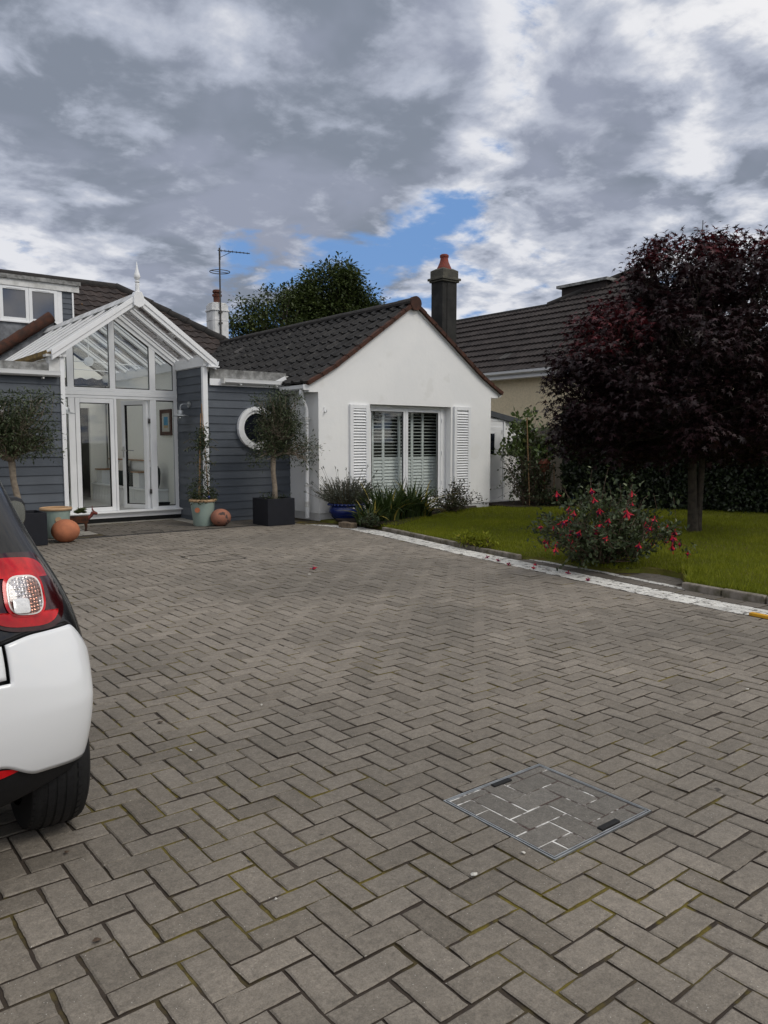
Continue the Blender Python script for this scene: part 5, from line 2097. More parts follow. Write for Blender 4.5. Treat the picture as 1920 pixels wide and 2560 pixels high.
for _ in range(14):
    a = rng.uniform(0, 6.28)
    z = rng.choice([.5, .6, .75, 1.05, 1.3])
    for j in range(9):
        f = j / 9
        PP.append((5.72 + (.1 + .22 * f) * math.cos(a), 12.15 + (.1 + .22 * f) * math.sin(a) * .8, z + .03 - .05 * f + rng.normal(0, .015)))
PP = np.array(PP)
n = len(PP)
Dd = rdir(n)
Dd[:, 2] -= .6
leaves('foliage', PP, Dd, rdir(n, .6), rng.uniform(.045, .075, n), 'lance', M['climber'], cl)
q = MB()
q.lathe([(max(.001, .025 * math.sin(a)), -.025 * math.cos(a)) for a in np.linspace(0, math.pi, 10)], (5.74, 11.97, .49), 14)
tag(q.build('glass_bauble', M['blue_glaze'], None, smooth=True, loc=(5.74, 11.97, .49)), 'small dark blue glass bauble hanging in the climber above the pot', 'ornament')

# rusty animal shaped planter with succulents
cw = thing('animal_planter', 'rusty metal cow shaped trough planter standing on short legs by the door step', 'planter', (3.80, 12.62, 0))
def cpt(a, b, z):
    return (3.80 + a * .93 + b * .35, 12.62 - a * .35 + b * .93, z)
q = MB()
q.prism([cpt(-.22, -.07, .135), cpt(.16, -.07, .135), cpt(.16, .07, .135), cpt(-.22, .07, .135)], (0, 0, .105))
q.build('trough', M['rust'], cw, bevel=.004)
for a in (-.18, .12):
    for b in (-.05, .05):
        q = MB()
        q.tube([cpt(a, b, .135), cpt(a + .005, b, .07), cpt(a, b, .004)], [.026, .016, .012], 8)
        q.tube([cpt(a, b, .003), cpt(a, b, .008)], .028, 10)
        q.build('leg', M['rust'], cw, smooth='auto')
q = MB()
q.tube([cpt(.15, 0, .20), cpt(.20, 0, .24), cpt(.235, 0, .295)], [.035, .026, .03], 10)
q.tube([cpt(.22, 0, .30), cpt(.255, 0, .285), cpt(.30, 0, .27)], [.034, .030, .016], 10)
q.tube([cpt(.235, -.02, .32), cpt(.228, -.05, .345)], [.012, .003], 6)
q.tube([cpt(.235, .02, .32), cpt(.228, .05, .345)], [.012, .003], 6)
q.tube([cpt(.225, .0, .325), cpt(.222, .0, .40)], [.012, .003], 6)
q.build('head', mat('red_rust_head', (0.22, 0.05, 0.04), .7, base2=(0.10, .03, .02), scale=16), cw, smooth='auto')
sc = thing('succulents', 'cluster of green succulent rosettes growing in the rusty animal trough', 'succulents', (3.78, 12.62, .24))
P, Dd, S = [], [], []
for k in range(13):
    a, b = rng.uniform(-.22, .15), rng.uniform(-.08, .08)
    c = np.array(cpt(a, b, .27 + rng.uniform(0, .06)))
    for j in range(26):
        d = np.array((math.cos(j * 2.4), math.sin(j * 2.4), .25 + j * .035))
        P.append(c)
        Dd.append(d)
        S.append(.055 + .02 * rng.random())
n = len(P)
leaves('rosettes', P, Dd, rdir(n, .3) * .3 + np.array((0, 0, 1)), S, 'oval', M['succulent'], sc)

# lavender in the cobalt bowl
bw_ = thing('blue_bowl_pot', 'large cobalt blue glazed bowl with scalloped rim against the white wall', 'pot', (8.02, 11.22, 0))
q = MB()
BLP = [(.17, 0.004), (.20, .02), (.27, .09), (.315, .17), (.325, .215), (.30, .265), (.285, .285), (.30, .305), (.325, .315), (.318, .325), (.27, .31), (.25, .25)]
q.lathe(BLP, (8.02, 11.22, 0), 40)
q.build('bowl', M['blue_glaze'], bw_, smooth='auto', angle=60)
q = MB()
for k in range(30):
    a = 2 * math.pi * k / 30
    q.tube([(8.02 + .315 * math.cos(a), 11.22 + .315 * math.sin(a), .318), (8.02 + .335 * math.cos(a + .1), 11.22 + .335 * math.sin(a + .1), .30)], [.02, .012], 7)
q.build('scalloped_rim', M['blue_glaze'], bw_, smooth=True)
q = MB()
q.lathe([(0, .285), (.275, .285), (.275, .27), (0, .27)], (8.02, 11.22, 0), 24)
q.build('soil', M['soil'], bw_)
lv = thing('lavender', 'grey green lavender bush spreading over the cobalt blue bowl', 'plant', (8.02, 11.22, .28))
q = MB()
P, Dd = [], []
for k in range(300):
    a = rng.uniform(0, 6.28)
    el = rng.uniform(.25, 1.45)
    L_ = rng.uniform(.30, .46) * (1.0 if k < 250 else 1.5)
    b0 = Vector((8.02 + .12 * math.cos(a), 11.22 + .12 * math.sin(a), .29))
    d = Vector((math.cos(a) * math.cos(el) * 1.15, math.sin(a) * math.cos(el), math.sin(el)))
    e = b0 + d * L_ + Vector((0, 0, .05))
    m1 = b0 + d * L_ * .5
    q.tube([b0, m1, e], .003 if k < 250 else .002, 4, cap=False)
    if k < 250:
        for j in range(34):
            f = .25 + .75 * rng.random()
            P.append(b0.lerp(e, f))
            Dd.append(d + Vector(rng.normal(0, .45, 3)))
    else:
        for j in range(8):
            P.append(e - d * .04 * rng.random())
            Dd.append(d + Vector(rng.normal(0, .3, 3)))
q.build('stems', M['stem'], lv)
n = len(P)
leaves('foliage', [tuple(p) for p in P], [tuple(p) for p in Dd], rdir(n), rng.uniform(.028, .045, n), 'lance', M['lavender'], lv, np.clip(rng.normal(.45, .25, n), 0, 1))


def strap_plant(name, lab, c, rx, ry, n, h, dead=.06, up=.5):
    r = thing(name, lab, 'plant', (c[0], c[1], .06))
    q = MB()
    for k in range(n):
        a, rr = rng.uniform(0, 6.28), rng.random() ** .6
        b0 = Vector((c[0] + rx * rr * math.cos(a), c[1] + ry * rr * math.sin(a), .06))
        L_ = h * rng.uniform(.6, 1.15)
        az = a + rng.normal(0, .5)
        out = rng.uniform(.15, .85) * (1.6 - up)
        q.ct = 1.0 if rng.random() < dead else float(np.clip(rng.normal(.42, .25), 0, .84))
        w_ = rng.uniform(.014, .025)
        d = Vector((math.cos(az), math.sin(az), 0))
        sdv = Vector((-d.y, d.x, 0))
        fold = rng.random() < .25
        vs, N_ = [], 6
        for i in range(N_ + 1):
            f = i / N_
            z = L_ * (f - (.55 * out) * f * f * (1.5 if fold else 1.0))
            p = b0 + d * (L_ * out * f * f) + Vector((0, 0, z))
            wd_ = w_ * (1 - f ** 2.2) + .0008
            vs += [p - sdv * wd_, p + Vector((0, 0, -.25 * wd_)) + d * (.3 * wd_), p + sdv * wd_]
        fs = []
        for i in range(N_):
            o = 3 * i
            fs += [(o, o + 1, o + 4, o + 3), (o + 1, o + 2, o + 5, o + 4)]
        q.add(vs, fs)
    q.build('leaves', M['strap'], r, smooth=True)
    return r


strap_plant('iris_clump', 'tall clump of sword leaved iris in the bed below the window', (8.30, 10.42), .36, .24, 210, .78)
strap_plant('iris_clump', 'iris clump with yellowing tips right of the tall clump under the window', (9.0, 10.62), .30, .20, 130, .80, .16)
strap_plant('iris_clump', 'low arching iris at the kerb corner by the timber block', (7.74, 10.2), .18, .26, 70, .46, .10, .3)
strap_plant('iris_clump', 'splayed iris with one bright yellow drooping leaf nearest the lawn', (9.35, 10.65), .14, .14, 60, .50, .30, .1)


def twiggy(name, lab, c, rx, ry, h, nst, nleaf, size, material, templ='oval', z0=.06, spread=.07, cat='shrub', bare=.0, twm=None, fl=.6, zmin=None):
    r = thing(name, lab, cat, (c[0], c[1], z0))
    q = MB()
    P, Dd = [], []
    for k in range(nst):
        a, rr = rng.uniform(0, 6.28), rng.random() ** .5
        e = Vector((c[0] + rx * rr * math.cos(a), c[1] + ry * rr * math.sin(a), z0 + h * (1.02 - fl * rr * rr) * rng.uniform(.6, 1.05)))
        b0 = Vector((c[0] + rng.normal(0, .05), c[1] + rng.normal(0, .05), z0))
        path = wavy(b0, e, .10, 6)
        q.tube(path, list(np.linspace(.007, .0025, 7)), 5, cap=False)
        for j in range(3):
            i = rng.integers(2, 6)
            e2 = path[i] + Vector(rng.normal(0, .14, 3)) * (h * .9) + Vector((0, 0, .04))
            e2.z = max(e2.z, z0 + .02)
            q.tube(wavy(path[i], e2, .1, 3), .0022, 4, cap=False)
            for _ in range(nleaf):
                f = bare + (1 - bare) * rng.random()
                p = path[i].lerp(e2, f) + Vector(rng.normal(0, spread * .5, 3))
                P.append(p)
                Dd.append((e2 - path[i]).normalized() + Vector(rng.normal(0, .8, 3)))
        for _ in range(nleaf):
            f = .35 + .65 * rng.random()
            P.append(path[min(6, int(f * 6.99))] + Vector(rng.normal(0, spread * .6, 3)))
            Dd.append(Vector(rng.normal(0, 1, 3)) + Vector((0, 0, .2)))
    q.build('stems', twm or M['twig'], r)
    P = np.array([tuple(p) for p in P])
    Dd = np.array([tuple(p) for p in Dd])
    if zmin is not None:
        keep = (P[:, 2] > zmin) | (rng.random(len(P)) < .10)
        P, Dd = P[keep], Dd[keep]
    n = len(P)
    P[:, 2] = np.maximum(P[:, 2], z0 + .01)
    leaves('foliage', P, Dd, rdir(n, .7), rng.uniform(size * .7, size * 1.3, n), templ, material, r, np.clip(rng.normal(.45, .27, n), 0, 1))
    return r, P


twiggy('low_shrub', 'low straggly brown green shrub under the right louvred shutter', (10.35, 10.95), .72, .38, .62, 46, 9, .042, M['shrub'])
twiggy('rose_bush', 'tall thin rose bush with dark leaves in front of the white outhouse', (12.55, 11.05), .75, .45, 1.55, 26, 9, .055, M['climber'], fl=.45, spread=.09)
twiggy('rose_bush', 'dense browning rose bush tied to canes left of the laurel', (12.95, 11.0), .40, .35, 1.35, 30, 10, .05, M['shrub'], fl=.4)
twiggy('fern_clump', 'low green fern growth at the foot of the rose bushes', (12.9, 10.62), .75, .30, .34, 60, 8, .05, M['climber'], fl=.3)
twiggy('leafy_weed', 'small leafy plant at the kerb end of the iris bed', (7.62, 9.95), .18, .22, .22, 14, 7, .05, M['climber'])
twiggy('leafy_weed', 'grassy weed clump on the kerb edge left of the fuchsia', (7.25, 7.3), .12, .45, .09, 40, 8, .06, M['grass'], templ='lance')

lr, _ = twiggy('laurel_bush', 'glossy green laurel bush between the outhouse and the purple maple', (12.95, 11.35), .62, .50, 1.80, 52, 26, .10, M['laurel'], fl=.22, bare=.3, spread=.10, zmin=1.12)
# bamboo canes standing among the roses
for k, (cx, cy, h, dx_, lab) in enumerate(((12.50, 10.9, 1.90, -.13, 'tallest reddish bamboo cane leaning among the roses'), (12.98, 10.9, 1.30, .05, 'pale short bamboo cane behind the roses'),
                                           (13.1, 10.75, .95, -.02, 'thin grey bamboo cane at the laurel foot'))):
    q = MB()
    q.tube([(cx, cy, .05), (cx + dx_, cy, h)], .009, 7)
    tag(q.build('bamboo_cane', M['cane'], None, loc=(cx, cy, .05)), lab, 'cane', 'canes supporting the roses')
q = MB()
q.box((12.80, 10.80, .78), (12.98, 10.9, .95))
q.prism([(12.77, 10.77, .95), (13.01, 10.77, .95), (12.89, 10.77, 1.04)], (0, .16, 0))
q.tube([(12.89, 10.85, .05), (12.89, 10.85, .78)], .012, 6)
tag(q.build('bird_box', mat('red_brown_paint', (0.17, 0.05, 0.03), .8, base2=(.10, .035, .02), scale=20), None, loc=(12.89, 10.85, .05)), 'rust red bird box on a thin post among the roses', 'bird box')
q = MB()
q.lathe([(.09, 0), (.13, .10), (.14, .2), (.125, .2), (.11, .03)], (13.3, 10.35, .06), 20)
tag(q.build('blue_pot', M['blue_glaze'], None, smooth='auto', loc=(13.3, 10.35, .06)), 'small blue pot under the laurel bush', 'pot')
q = MB()
q.lathe([(.20, 0), (.22, .14), (.24, .15), (.24, .18), (.18, .18)], (13.75, 10.1, .05), 20)
tag(q.build('stone_pot', M['stone'], None, smooth='auto', loc=(13.75, 10.1, .05)), 'low grey stone pot beside the small blue pot', 'pot')
q = MB()
q.box((7.36, 10.22, .0), (7.50, 10.52, .09), rot=Matrix.Rotation(R(8), 3, 'Z'))
q.box((7.50, 10.30, .02), (7.58, 10.75, .075), rot=Matrix.Rotation(R(-20), 3, 'Z'))
tag(q.build('timber_block', M['timber'], None, bevel=.008, loc=(7.45, 10.4, 0)), 'weathered timber sleeper ends at the corner of the iris bed', 'timber')

# fuchsia
fu, FP = twiggy('fuchsia_bush', 'bushy fuchsia hung with red flowers overhanging the white setts', (7.28, 5.25), .95, .82, 1.02, 98, 16, .052, M['fuchsia'], fl=.62, spread=.07, bare=.15)
q = MB()
q.lathe([(.003, 0), (.006, -.012), (.009, -.02), (.011, -.034), (.006, -.040)], (0, 0, 0), 8)
for k in range(4):
    a = k * math.pi / 2
    d, s2 = Vector((math.cos(a), math.sin(a), 0)), Vector((-math.sin(a), math.cos(a), 0))
    c0 = d * .008 + Vector((0, 0, -.02))
    c1 = d * .026 + Vector((0, 0, -.038))
    c2 = d * .040 + Vector((0, 0, -.045))
    q.add([c0 - s2 * .004, c0 + s2 * .004, c1 + s2 * .010, c2, c1 - s2 * .010], [(0, 1, 2, 3, 4)])
q.lathe([(.012, -.030), (.015, -.045), (.010, -.055)], (0, 0, 0), 8, 1)
for k in range(3):
    q.tube([(0, 0, -.05), (.004 * (k - 1), .003 * k, -.082)], .0012, 4)
nfl = 54
FPo = FP[np.argsort(-(np.hypot(FP[:, 0] - 7.28, FP[:, 1] - 5.25) + .55 * FP[:, 2] + rng.normal(0, .12, len(FP))))[:len(FP) // 4]]
cand = FPo[(((FPo[:, 0] - 7.28) * .62 + (FPo[:, 1] - 5.25) * .785) < .25)]
sel = cand[rng.choice(len(cand), nfl, replace=False)]
proto = q.build('flower', [M['petal'], M['petal_purple']], fu)
fdata = proto.data
for i, pxyz in enumerate(sel):
    f = proto if i == 0 else proto.copy()
    if i:
        col.objects.link(f)
        f.parent = fu
    f.location = Vector(pxyz) - WL[fu] + Vector((0, 0, -.01))
    # mesh was stored relative to the parent; shift back to its own origin
    f.rotation_euler = (rng.normal(0, .25), rng.normal(0, .25), rng.uniform(0, 6))
    s_ = rng.uniform(1.0, 1.4)
    f.scale = (s_, s_, s_)
for v in fdata.vertices:
    v.co += WL[fu]
fdata.update()
# fallen blossoms on the setts
proto2 = None
fall = [(6.70, 6.35), (6.62, 6.05), (6.78, 5.85), (6.58, 5.7), (6.66, 5.25), (6.50, 4.85), (6.80, 6.6)]
for i, (fx, fy) in enumerate(fall):
    f = bpy.data.objects.new('fallen_blossom', fdata)
    col.objects.link(f)
    f.location = (fx, fy, .022)
    f.rotation_euler = (R(80), rng.normal(0, .3), rng.uniform(0, 6))
    f.scale = (.8, .8, .8)
    tag(f, 'fallen red fuchsia blossom lying on the white setts', 'blossom', 'fallen fuchsia blossoms on the setts')
f = bpy.data.objects.new('fallen_blossom', fdata)
col.objects.link(f)
f.location = (4.72, 7.17, .022)
f.rotation_euler = (R(80), 0, 1)
tag(f, 'single red petal lying alone on the grey drive, far from the fuchsia', 'blossom')

# little litter on the drive
for i in range(26):
    x, y = rng.uniform(0.6, 6.3), rng.uniform(1.6, 9.5)
    if i > 22 and x > edge_x(y) - .2:
        continue
    q = MB()
    r_ = rng.uniform(.006, .014)
    vs = [(x + r_ * math.cos(a) * rng.uniform(.6, 1.4), y + r_ * math.sin(a) * rng.uniform(.6, 1.4), .004 + rng.uniform(0, .006)) for a in np.linspace(0, 5.3, 6)]
    q.add(vs + [(x, y, .012)], [(k, (k + 1) % 6, 6) for k in range(6)])
    white_ = i % 3 == 0
    o = q.build('fallen_leaf' if not white_ else 'pale_petal', M['twig'] if not white_ else M['fabric_pale'], None, loc=(x, y, 0))
    tag(o, 'tiny dark leaf scrap lying on the grey block paving' if not white_ else 'tiny pale petal lying on the grey block paving', 'litter',
        'dark leaf scraps on the drive' if not white_ else 'pale petals on the drive')
q = MB()
q.box((6.165, 2.55, .003), (6.215, 3.06, .028), rot=Matrix.Rotation(R(-7), 3, 'Z'))
tag(q.build('yellow_batten', M['yellow'], None, bevel=.004, loc=(6.19, 2.8, 0)), 'yellow strip lying against the white setts at the right edge', 'strip')

# hedge
hg = thing('hedge', 'tall dark laurel hedge running along the boundary behind the purple maple', 'hedge', (13.4, 8.4, .05))
ha, hb = np.array((13.0, 10.5)), np.array((16.6, 3.0))
hd = (hb - ha) / np.linalg.norm(hb - ha)
hn = np.array((-hd[1], hd[0]))
if hn @ np.array((-1, -1)) < 0:
    hn = -hn
HL = np.linalg.norm(hb - ha)
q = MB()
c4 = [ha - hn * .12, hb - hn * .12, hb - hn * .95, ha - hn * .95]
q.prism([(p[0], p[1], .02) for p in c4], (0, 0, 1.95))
q.build('dark_core', M['dark_in'], hg)  # solid near-black box filling the hedge behind the leaves
n = 30000
uu = rng.random(n) * HL
side = rng.random(n)
zz_ = np.where(side < .78, rng.random(n) * 2.12, 2.1 + rng.normal(0, .06, n))
inn = np.where(side < .78, np.abs(rng.normal(0, .07, n)) * 1.0 - .04 + .05 * np.sin(uu * 5 + zz_ * 4), rng.random(n) * .9)
xy = ha + uu[:, None] * hd - inn[:, None] * hn
P = np.stack([xy[:, 0], xy[:, 1], .05 + zz_], 1)
Dd = rdir(n) + np.array((0, 0, -.4))
Nn = rdir(n) * .8 + np.concatenate([hn, [.5]])
leaves('foliage', P, Dd, Nn, rng.uniform(.055, .10, n), 'oval', M['hedge'], hg, np.clip(rng.normal(.35, .28, n), 0, 1))

# trees far behind the roofs
def far_tree(lab, base, blobs, n_tip, n_per, size, spread):
    r = thing('background_tree', lab, 'tree', base, 'trees behind the bungalow roofs')
    tip = np.vstack([in_ellipsoid(int(n_tip * wgt), c, rad, .62, -.8) for c, rad, wgt in blobs])
    q = MB()
    fk = (base[0], base[1], base[2] + 3.2)
    q.tube([base, (base[0] + .1, base[1], 1.6), fk], [.35, .28, .24], 10)
    limbs(q, None, tip, .24, fk, 12, .06, .012)
    q.build('trunk', M['bark'], r, smooth=True)
    crown(tip, n_per, spread, .75, size, 'oval', M['tree'], r, droop=.3, tmean=.42, tsd=.22)


far_tree('large rounded dense green tree behind the ridge of the white wing', (26.9, 40, 0),
         [((27.4, 40, 9.2), (2.3, 2.3, 3.0), .5), ((29.2, 40, 8.0), (1.9, 1.9, 2.7), .3), ((25.4, 40, 8.2), (1.8, 1.7, 2.4), .2)], 420, 110, .22, .36)
far_tree('smaller open branched tree just right of the white chimney', (22.6, 39.0, 0),
         [((21.3, 39.0, 7.6), (1.5, 1.4, 1.9), .45), ((23.0, 39, 7.8), (1.7, 1.5, 2.3), .55)], 150, 55, .19, .30)
# ------------------------------------------------------------------ the small white and black car
CARX, CARY, CARH = 0.06, 3.02, R(2.0)
car = thing('parked_car', 'small white and black two door hatchback parked facing the house, cut by the left edge', 'car', (CARX, CARY, 0))
ch_, sh_ = math.cos(CARH), math.sin(CARH)
c2w = lambda p: (CARX + p[0] * ch_ + p[1] * sh_, CARY - p[0] * sh_ + p[1] * ch_, p[2])

ZK = [.16, .24, .34, .46, .58, .70, .80, .88, .96, 1.04, 1.14, 1.26, 1.38, 1.46, 1.52, 1.55]
YR = [-.30, -.36, -.42, -.452, -.46, -.45, -.43, -.405, -.375, -.345, -.30, -.235, -.15, -.07, .06, .30]
YF = [2.14, 2.20, 2.235, 2.25, 2.24, 2.19, 2.08, 1.92, 1.74, 1.58, 1.40, 1.18, .98, .86, .76, .62]
WH = [.70, .745, .762, .778, .785, .784, .770, .748, .712, .672, .630, .588, .550, .518, .475, .40]


def cat(xs, ys, x):
    """monotone-ish cubic through the key values"""
    i = min(max(int(np.searchsorted(xs, x)) - 1, 0), len(xs) - 2)
    h = xs[i + 1] - xs[i]
    t_ = (x - xs[i]) / h
    m = lambda k: (ys[min(k + 1, len(xs) - 1)] - ys[max(k - 1, 0)]) / (xs[min(k + 1, len(xs) - 1)] - xs[max(k - 1, 0)])
    a, b = ys[i], ys[i + 1]
    return (2 * t_ ** 3 - 3 * t_ ** 2 + 1) * a + (t_ ** 3 - 2 * t_ ** 2 + t_) * h * m(i) + (-2 * t_ ** 3 + 3 * t_ ** 2) * b + (t_ ** 3 - t_ ** 2) * h * m(i + 1)


PE = 2.6
CF = 0.62
CRz = lambda z: .19 + .13 * min(1, max(0, (z - .55) / .32))          # plan depth of the rounded rear and front corners


def outline(z, n=360):
    """closed plan outline at height z, starting at the right side going rearward"""
    w_, r_, f_ = cat(ZK, WH, z), cat(ZK, YR, z), cat(ZK, YF, z)
    CR = CRz(z)
    pts = []
    k = 70                                   # points on a rear quarter (right)
    for i in range(k):                       # right flank to middle of the rear
        a = (i / k) * math.pi / 2
        pts.append((w_ * math.cos(a) ** (2 / PE), r_ + CR - CR * math.sin(a) ** (2 / PE)))
    rear_r = pts
    rear_l = [(-x, y) for x, y in rear_r[::-1]]
    nf = 50
    fl_ = [(-w_, r_ + CR + (f_ - CF - r_ - CR) * (i + 1) / (nf + 1)) for i in range(nf)]
    k2 = 60
    fr_l = [(-w_ * math.cos(a) ** (2 / PE), f_ - CF + CF * math.sin(a) ** (2 / PE)) for a in [i / k2 * math.pi / 2 for i in range(k2)]]
    fr_r = [(-x, y) for x, y in fr_l[::-1]]
    fr = [(-x, y) for x, y in fl_[::-1]]
    return rear_r + [(0, r_)] + rear_l + fl_ + fr_l + [(0, f_)] + fr_r + fr


sm_ = lambda x, a, b: (lambda t_: t_ * t_ * (3 - 2 * t_))(min(1, max(0, (x - a) / (b - a))))
N1, N2, N3 = 14, 30, 52
o46 = outline(.46)
NT_ = len(o46)
NZ = N1 + N2 + N3
ROWS = []
for (x, y) in o46:
    rr_ = 1 - sm_(y, -.1, .3)
    e_ = .315 + rr_ * (.030 - .012 * sm_(abs(x), .6, .78) + .055 * (1 - sm_(abs(x), .47, .60)))
    t_e = .772 + rr_ * (.020 * sm_(abs(x), .46, .60) - .150 * sm_(abs(x), .715, .81)) - .10 * (1 - rr_)
    ROWS.append(np.concatenate([np.linspace(.16 + rr_ * (.075 + .07 * sm_(abs(x), .45, .78)), e_, N1, endpoint=False), np.linspace(e_, t_e, N2, endpoint=False), np.linspace(t_e, 1.55, N3)]))
ROWS = np.array(ROWS).T
G = np.zeros((NZ, NT_, 3))
cache = {}
for j in range(NT_):
    for i in range(NZ):
        z = ROWS[i, j]
        kz = round(z, 5)
        if kz not in cache:
            cache[kz] = outline(z)
        x, y = cache[kz][j]
        G[i, j] = (x, y, z)
AXF = 1.873
for ya in (0.0, AXF):            # open the wheel arches
    yo = ya + (.062 if ya == 0 else 0)
    dy, dz = G[:, :, 1] - yo, G[:, :, 2] - .30
    d = np.hypot(dy, dz)
    m = (d < .326) & (d > .285) & (np.abs(G[:, :, 0]) > .45)
    k = np.where(m, .326 / np.maximum(d, 1e-6), 1)
    G[:, :, 1] = yo + dy * k
    G[:, :, 2] = np.where(m, .30 + dz * k, G[:, :, 2])
parts = {}
J0 = 70
JS = int(np.argmin([abs(o46[J0 - k][0] - .505) for k in range(70)]))
I0 = N1 + int(N2 * .70)


def where(i, j):
    p = (G[i, j] + G[i + 1, j] + G[i, (j + 1) % NT_] + G[i + 1, (j + 1) % NT_]) / 4
    x, y, z = p
    for ya in (0.0, AXF):
        if math.hypot(y - ya - (.062 if ya == 0 else 0), z - .30) < .318 and abs(x) > .45:
            return None
    front = y > 1.5
    rearface = y < cat(ZK, YR, z) + .16
    if z > 1.515:
        return 'roof'
    if z > .985 and z < 1.43:
        # glazing: rear window, side windows, windscreen
        if y < .12 and abs(x) < cat(ZK, WH, z) - .24 and rearface:
            return 'rear_window'
        if y > .35 and y < cat(ZK, YF, z) - .30 and abs(x) > cat(ZK, WH, z) - .05:
            return 'side_window'
        if y > .9 and abs(x) < cat(ZK, WH, z) - .10:
            return 'windscreen'
        return 'safety_cell'
    if z >= .985:
        return 'safety_cell'
    if i < N1:
        return 'lower_skirt'
    if y < .42:
        if i >= N1 + N2:
            return 'safety_cell'
        if rearface and abs(x) < .56 and abs(j - J0) <= JS and i >= I0:
            if abs(j - J0) == JS or i == I0:
                return None
            return 'tailgate'
        return 'rear_bumper'
    if front:
        return 'front_panel' if z < .93 else 'safety_cell'
    if y < .52 or y > 1.45:
        return 'safety_cell' if z > .3 else 'lower_skirt'
    return 'door'


for i in range(NZ - 1):
    for j in range(NT_):
        kx = where(i, j)
        if kx:
            parts.setdefault(kx, []).append((i, j))
M['car_white'] = mat('white_car_paint', (0.70, 0.71, 0.72), 0.22, var=0.01, scale=1, coat=1.0)
M['car_black'] = mat('black_car_paint', (0.008, 0.008, 0.009), 0.25, var=0.1, scale=1, coat=0.35)
M['car_plastic'] = mat('black_bumper_plastic', (0.012, 0.012, 0.013), 0.55, var=0.2, scale=50, bump=.1, bscale=300)
M['car_glass'] = mat('tinted_car_glass', (0.006, 0.007, 0.008), 0.03, spec=0.4, coat=0.3)
cmats = dict(roof='car_black', safety_cell='car_black', rear_window='car_glass', side_window='car_glass', windscreen='car_glass', lower_skirt='car_plastic',
             tailgate='car_white', rear_bumper='car_white', front_panel='car_white', door='car_white')
made = {}
for kx, cells in parts.items():
    idx, q = {}, MB()
    vs, fs = [], []
    inset_ = .006 if kx in ('safety_cell', 'lower_skirt') else (.009 if 'window' in kx or kx == 'windscreen' else 0)
    for (i, j) in cells:
        f = []
        for (a, b) in ((i, j), (i, (j + 1) % NT_), (i + 1, (j + 1) % NT_), (i + 1, j)):
            if (a, b) not in idx:
                idx[(a, b)] = len(vs)
                x, y, z = G[a, b]
                if kx == 'roof' or inset_ == 0:
                    k = 1
                else:
                    k = 1 - inset_ / .8
                vs.append(c2w((x * k, .9 + (y - .9) * k, z)))
            f.append(idx[(a, b)])
        fs.append(tuple(f))
    q.add(vs, fs)
    if kx == 'roof':
        ring_ = [idx[(NZ - 1, j)] for j in range(NT_)]
        q.f.append(tuple(ring_))
        q.mi.append(0)
    o = q.build(kx, M[cmats[kx]], car, smooth=True)
    sd_ = o.modifiers.new('solid', 'SOLIDIFY')
    sd_.thickness = .012
    sd_.offset = -1
    made[kx] = o
# dark underbody so nothing shines through
q = MB()
q.box((-.50, -.20, .15), (.50, 2.1, .55))
q.v = [c2w(p) for p in q.v]
q.build('underbody', M['dark_in'], car)
# inner shell behind the seams
q = MB()
vs = [c2w((G[i, j][0] * .972, .9 + (G[i, j][1] - .9) * .982, G[i, j][2])) for i in range(18, NZ - 30, 4) for j in range(0, NT_, 3)]
nr_, nc_ = len(range(18, NZ - 30, 4)), len(range(0, NT_, 3))
q.add(vs, [(a * nc_ + b, a * nc_ + (b + 1) % nc_, (a + 1) * nc_ + (b + 1) % nc_, (a + 1) * nc_ + b) for a in range(nr_ - 1) for b in range(nc_)])
q.build('inner_shell', M['dark_in'], car)

# wheel arch lips
for sx in (1, -1):
    for ya in (.062, AXF):
        q, pts = MB(), []
        for a in np.linspace(-.25, math.pi + .25, 40):
            y, z = ya + .328 * math.cos(a), .30 + .328 * math.sin(a)
            w_, r_, f_ = cat(ZK, WH, max(z, .17)), cat(ZK, YR, max(z, .17)), cat(ZK, YF, max(z, .17))
            CR = CRz(z)
            if y < r_ + CR:
                x = w_ * max(.05, 1 - min(1, (r_ + CR - y) / CR) ** PE) ** (1 / PE)
            elif y > f_ - CF:
                x = w_ * max(.05, 1 - min(1, (y - f_ + CF) / CF) ** PE) ** (1 / PE)
            else:
                x = w_
            pts.append(c2w((sx * (x - .006), y, z)))
        q.tube(pts, .016, 8)
        q.build('arch_lip', M['car_plastic'], car, smooth=True)

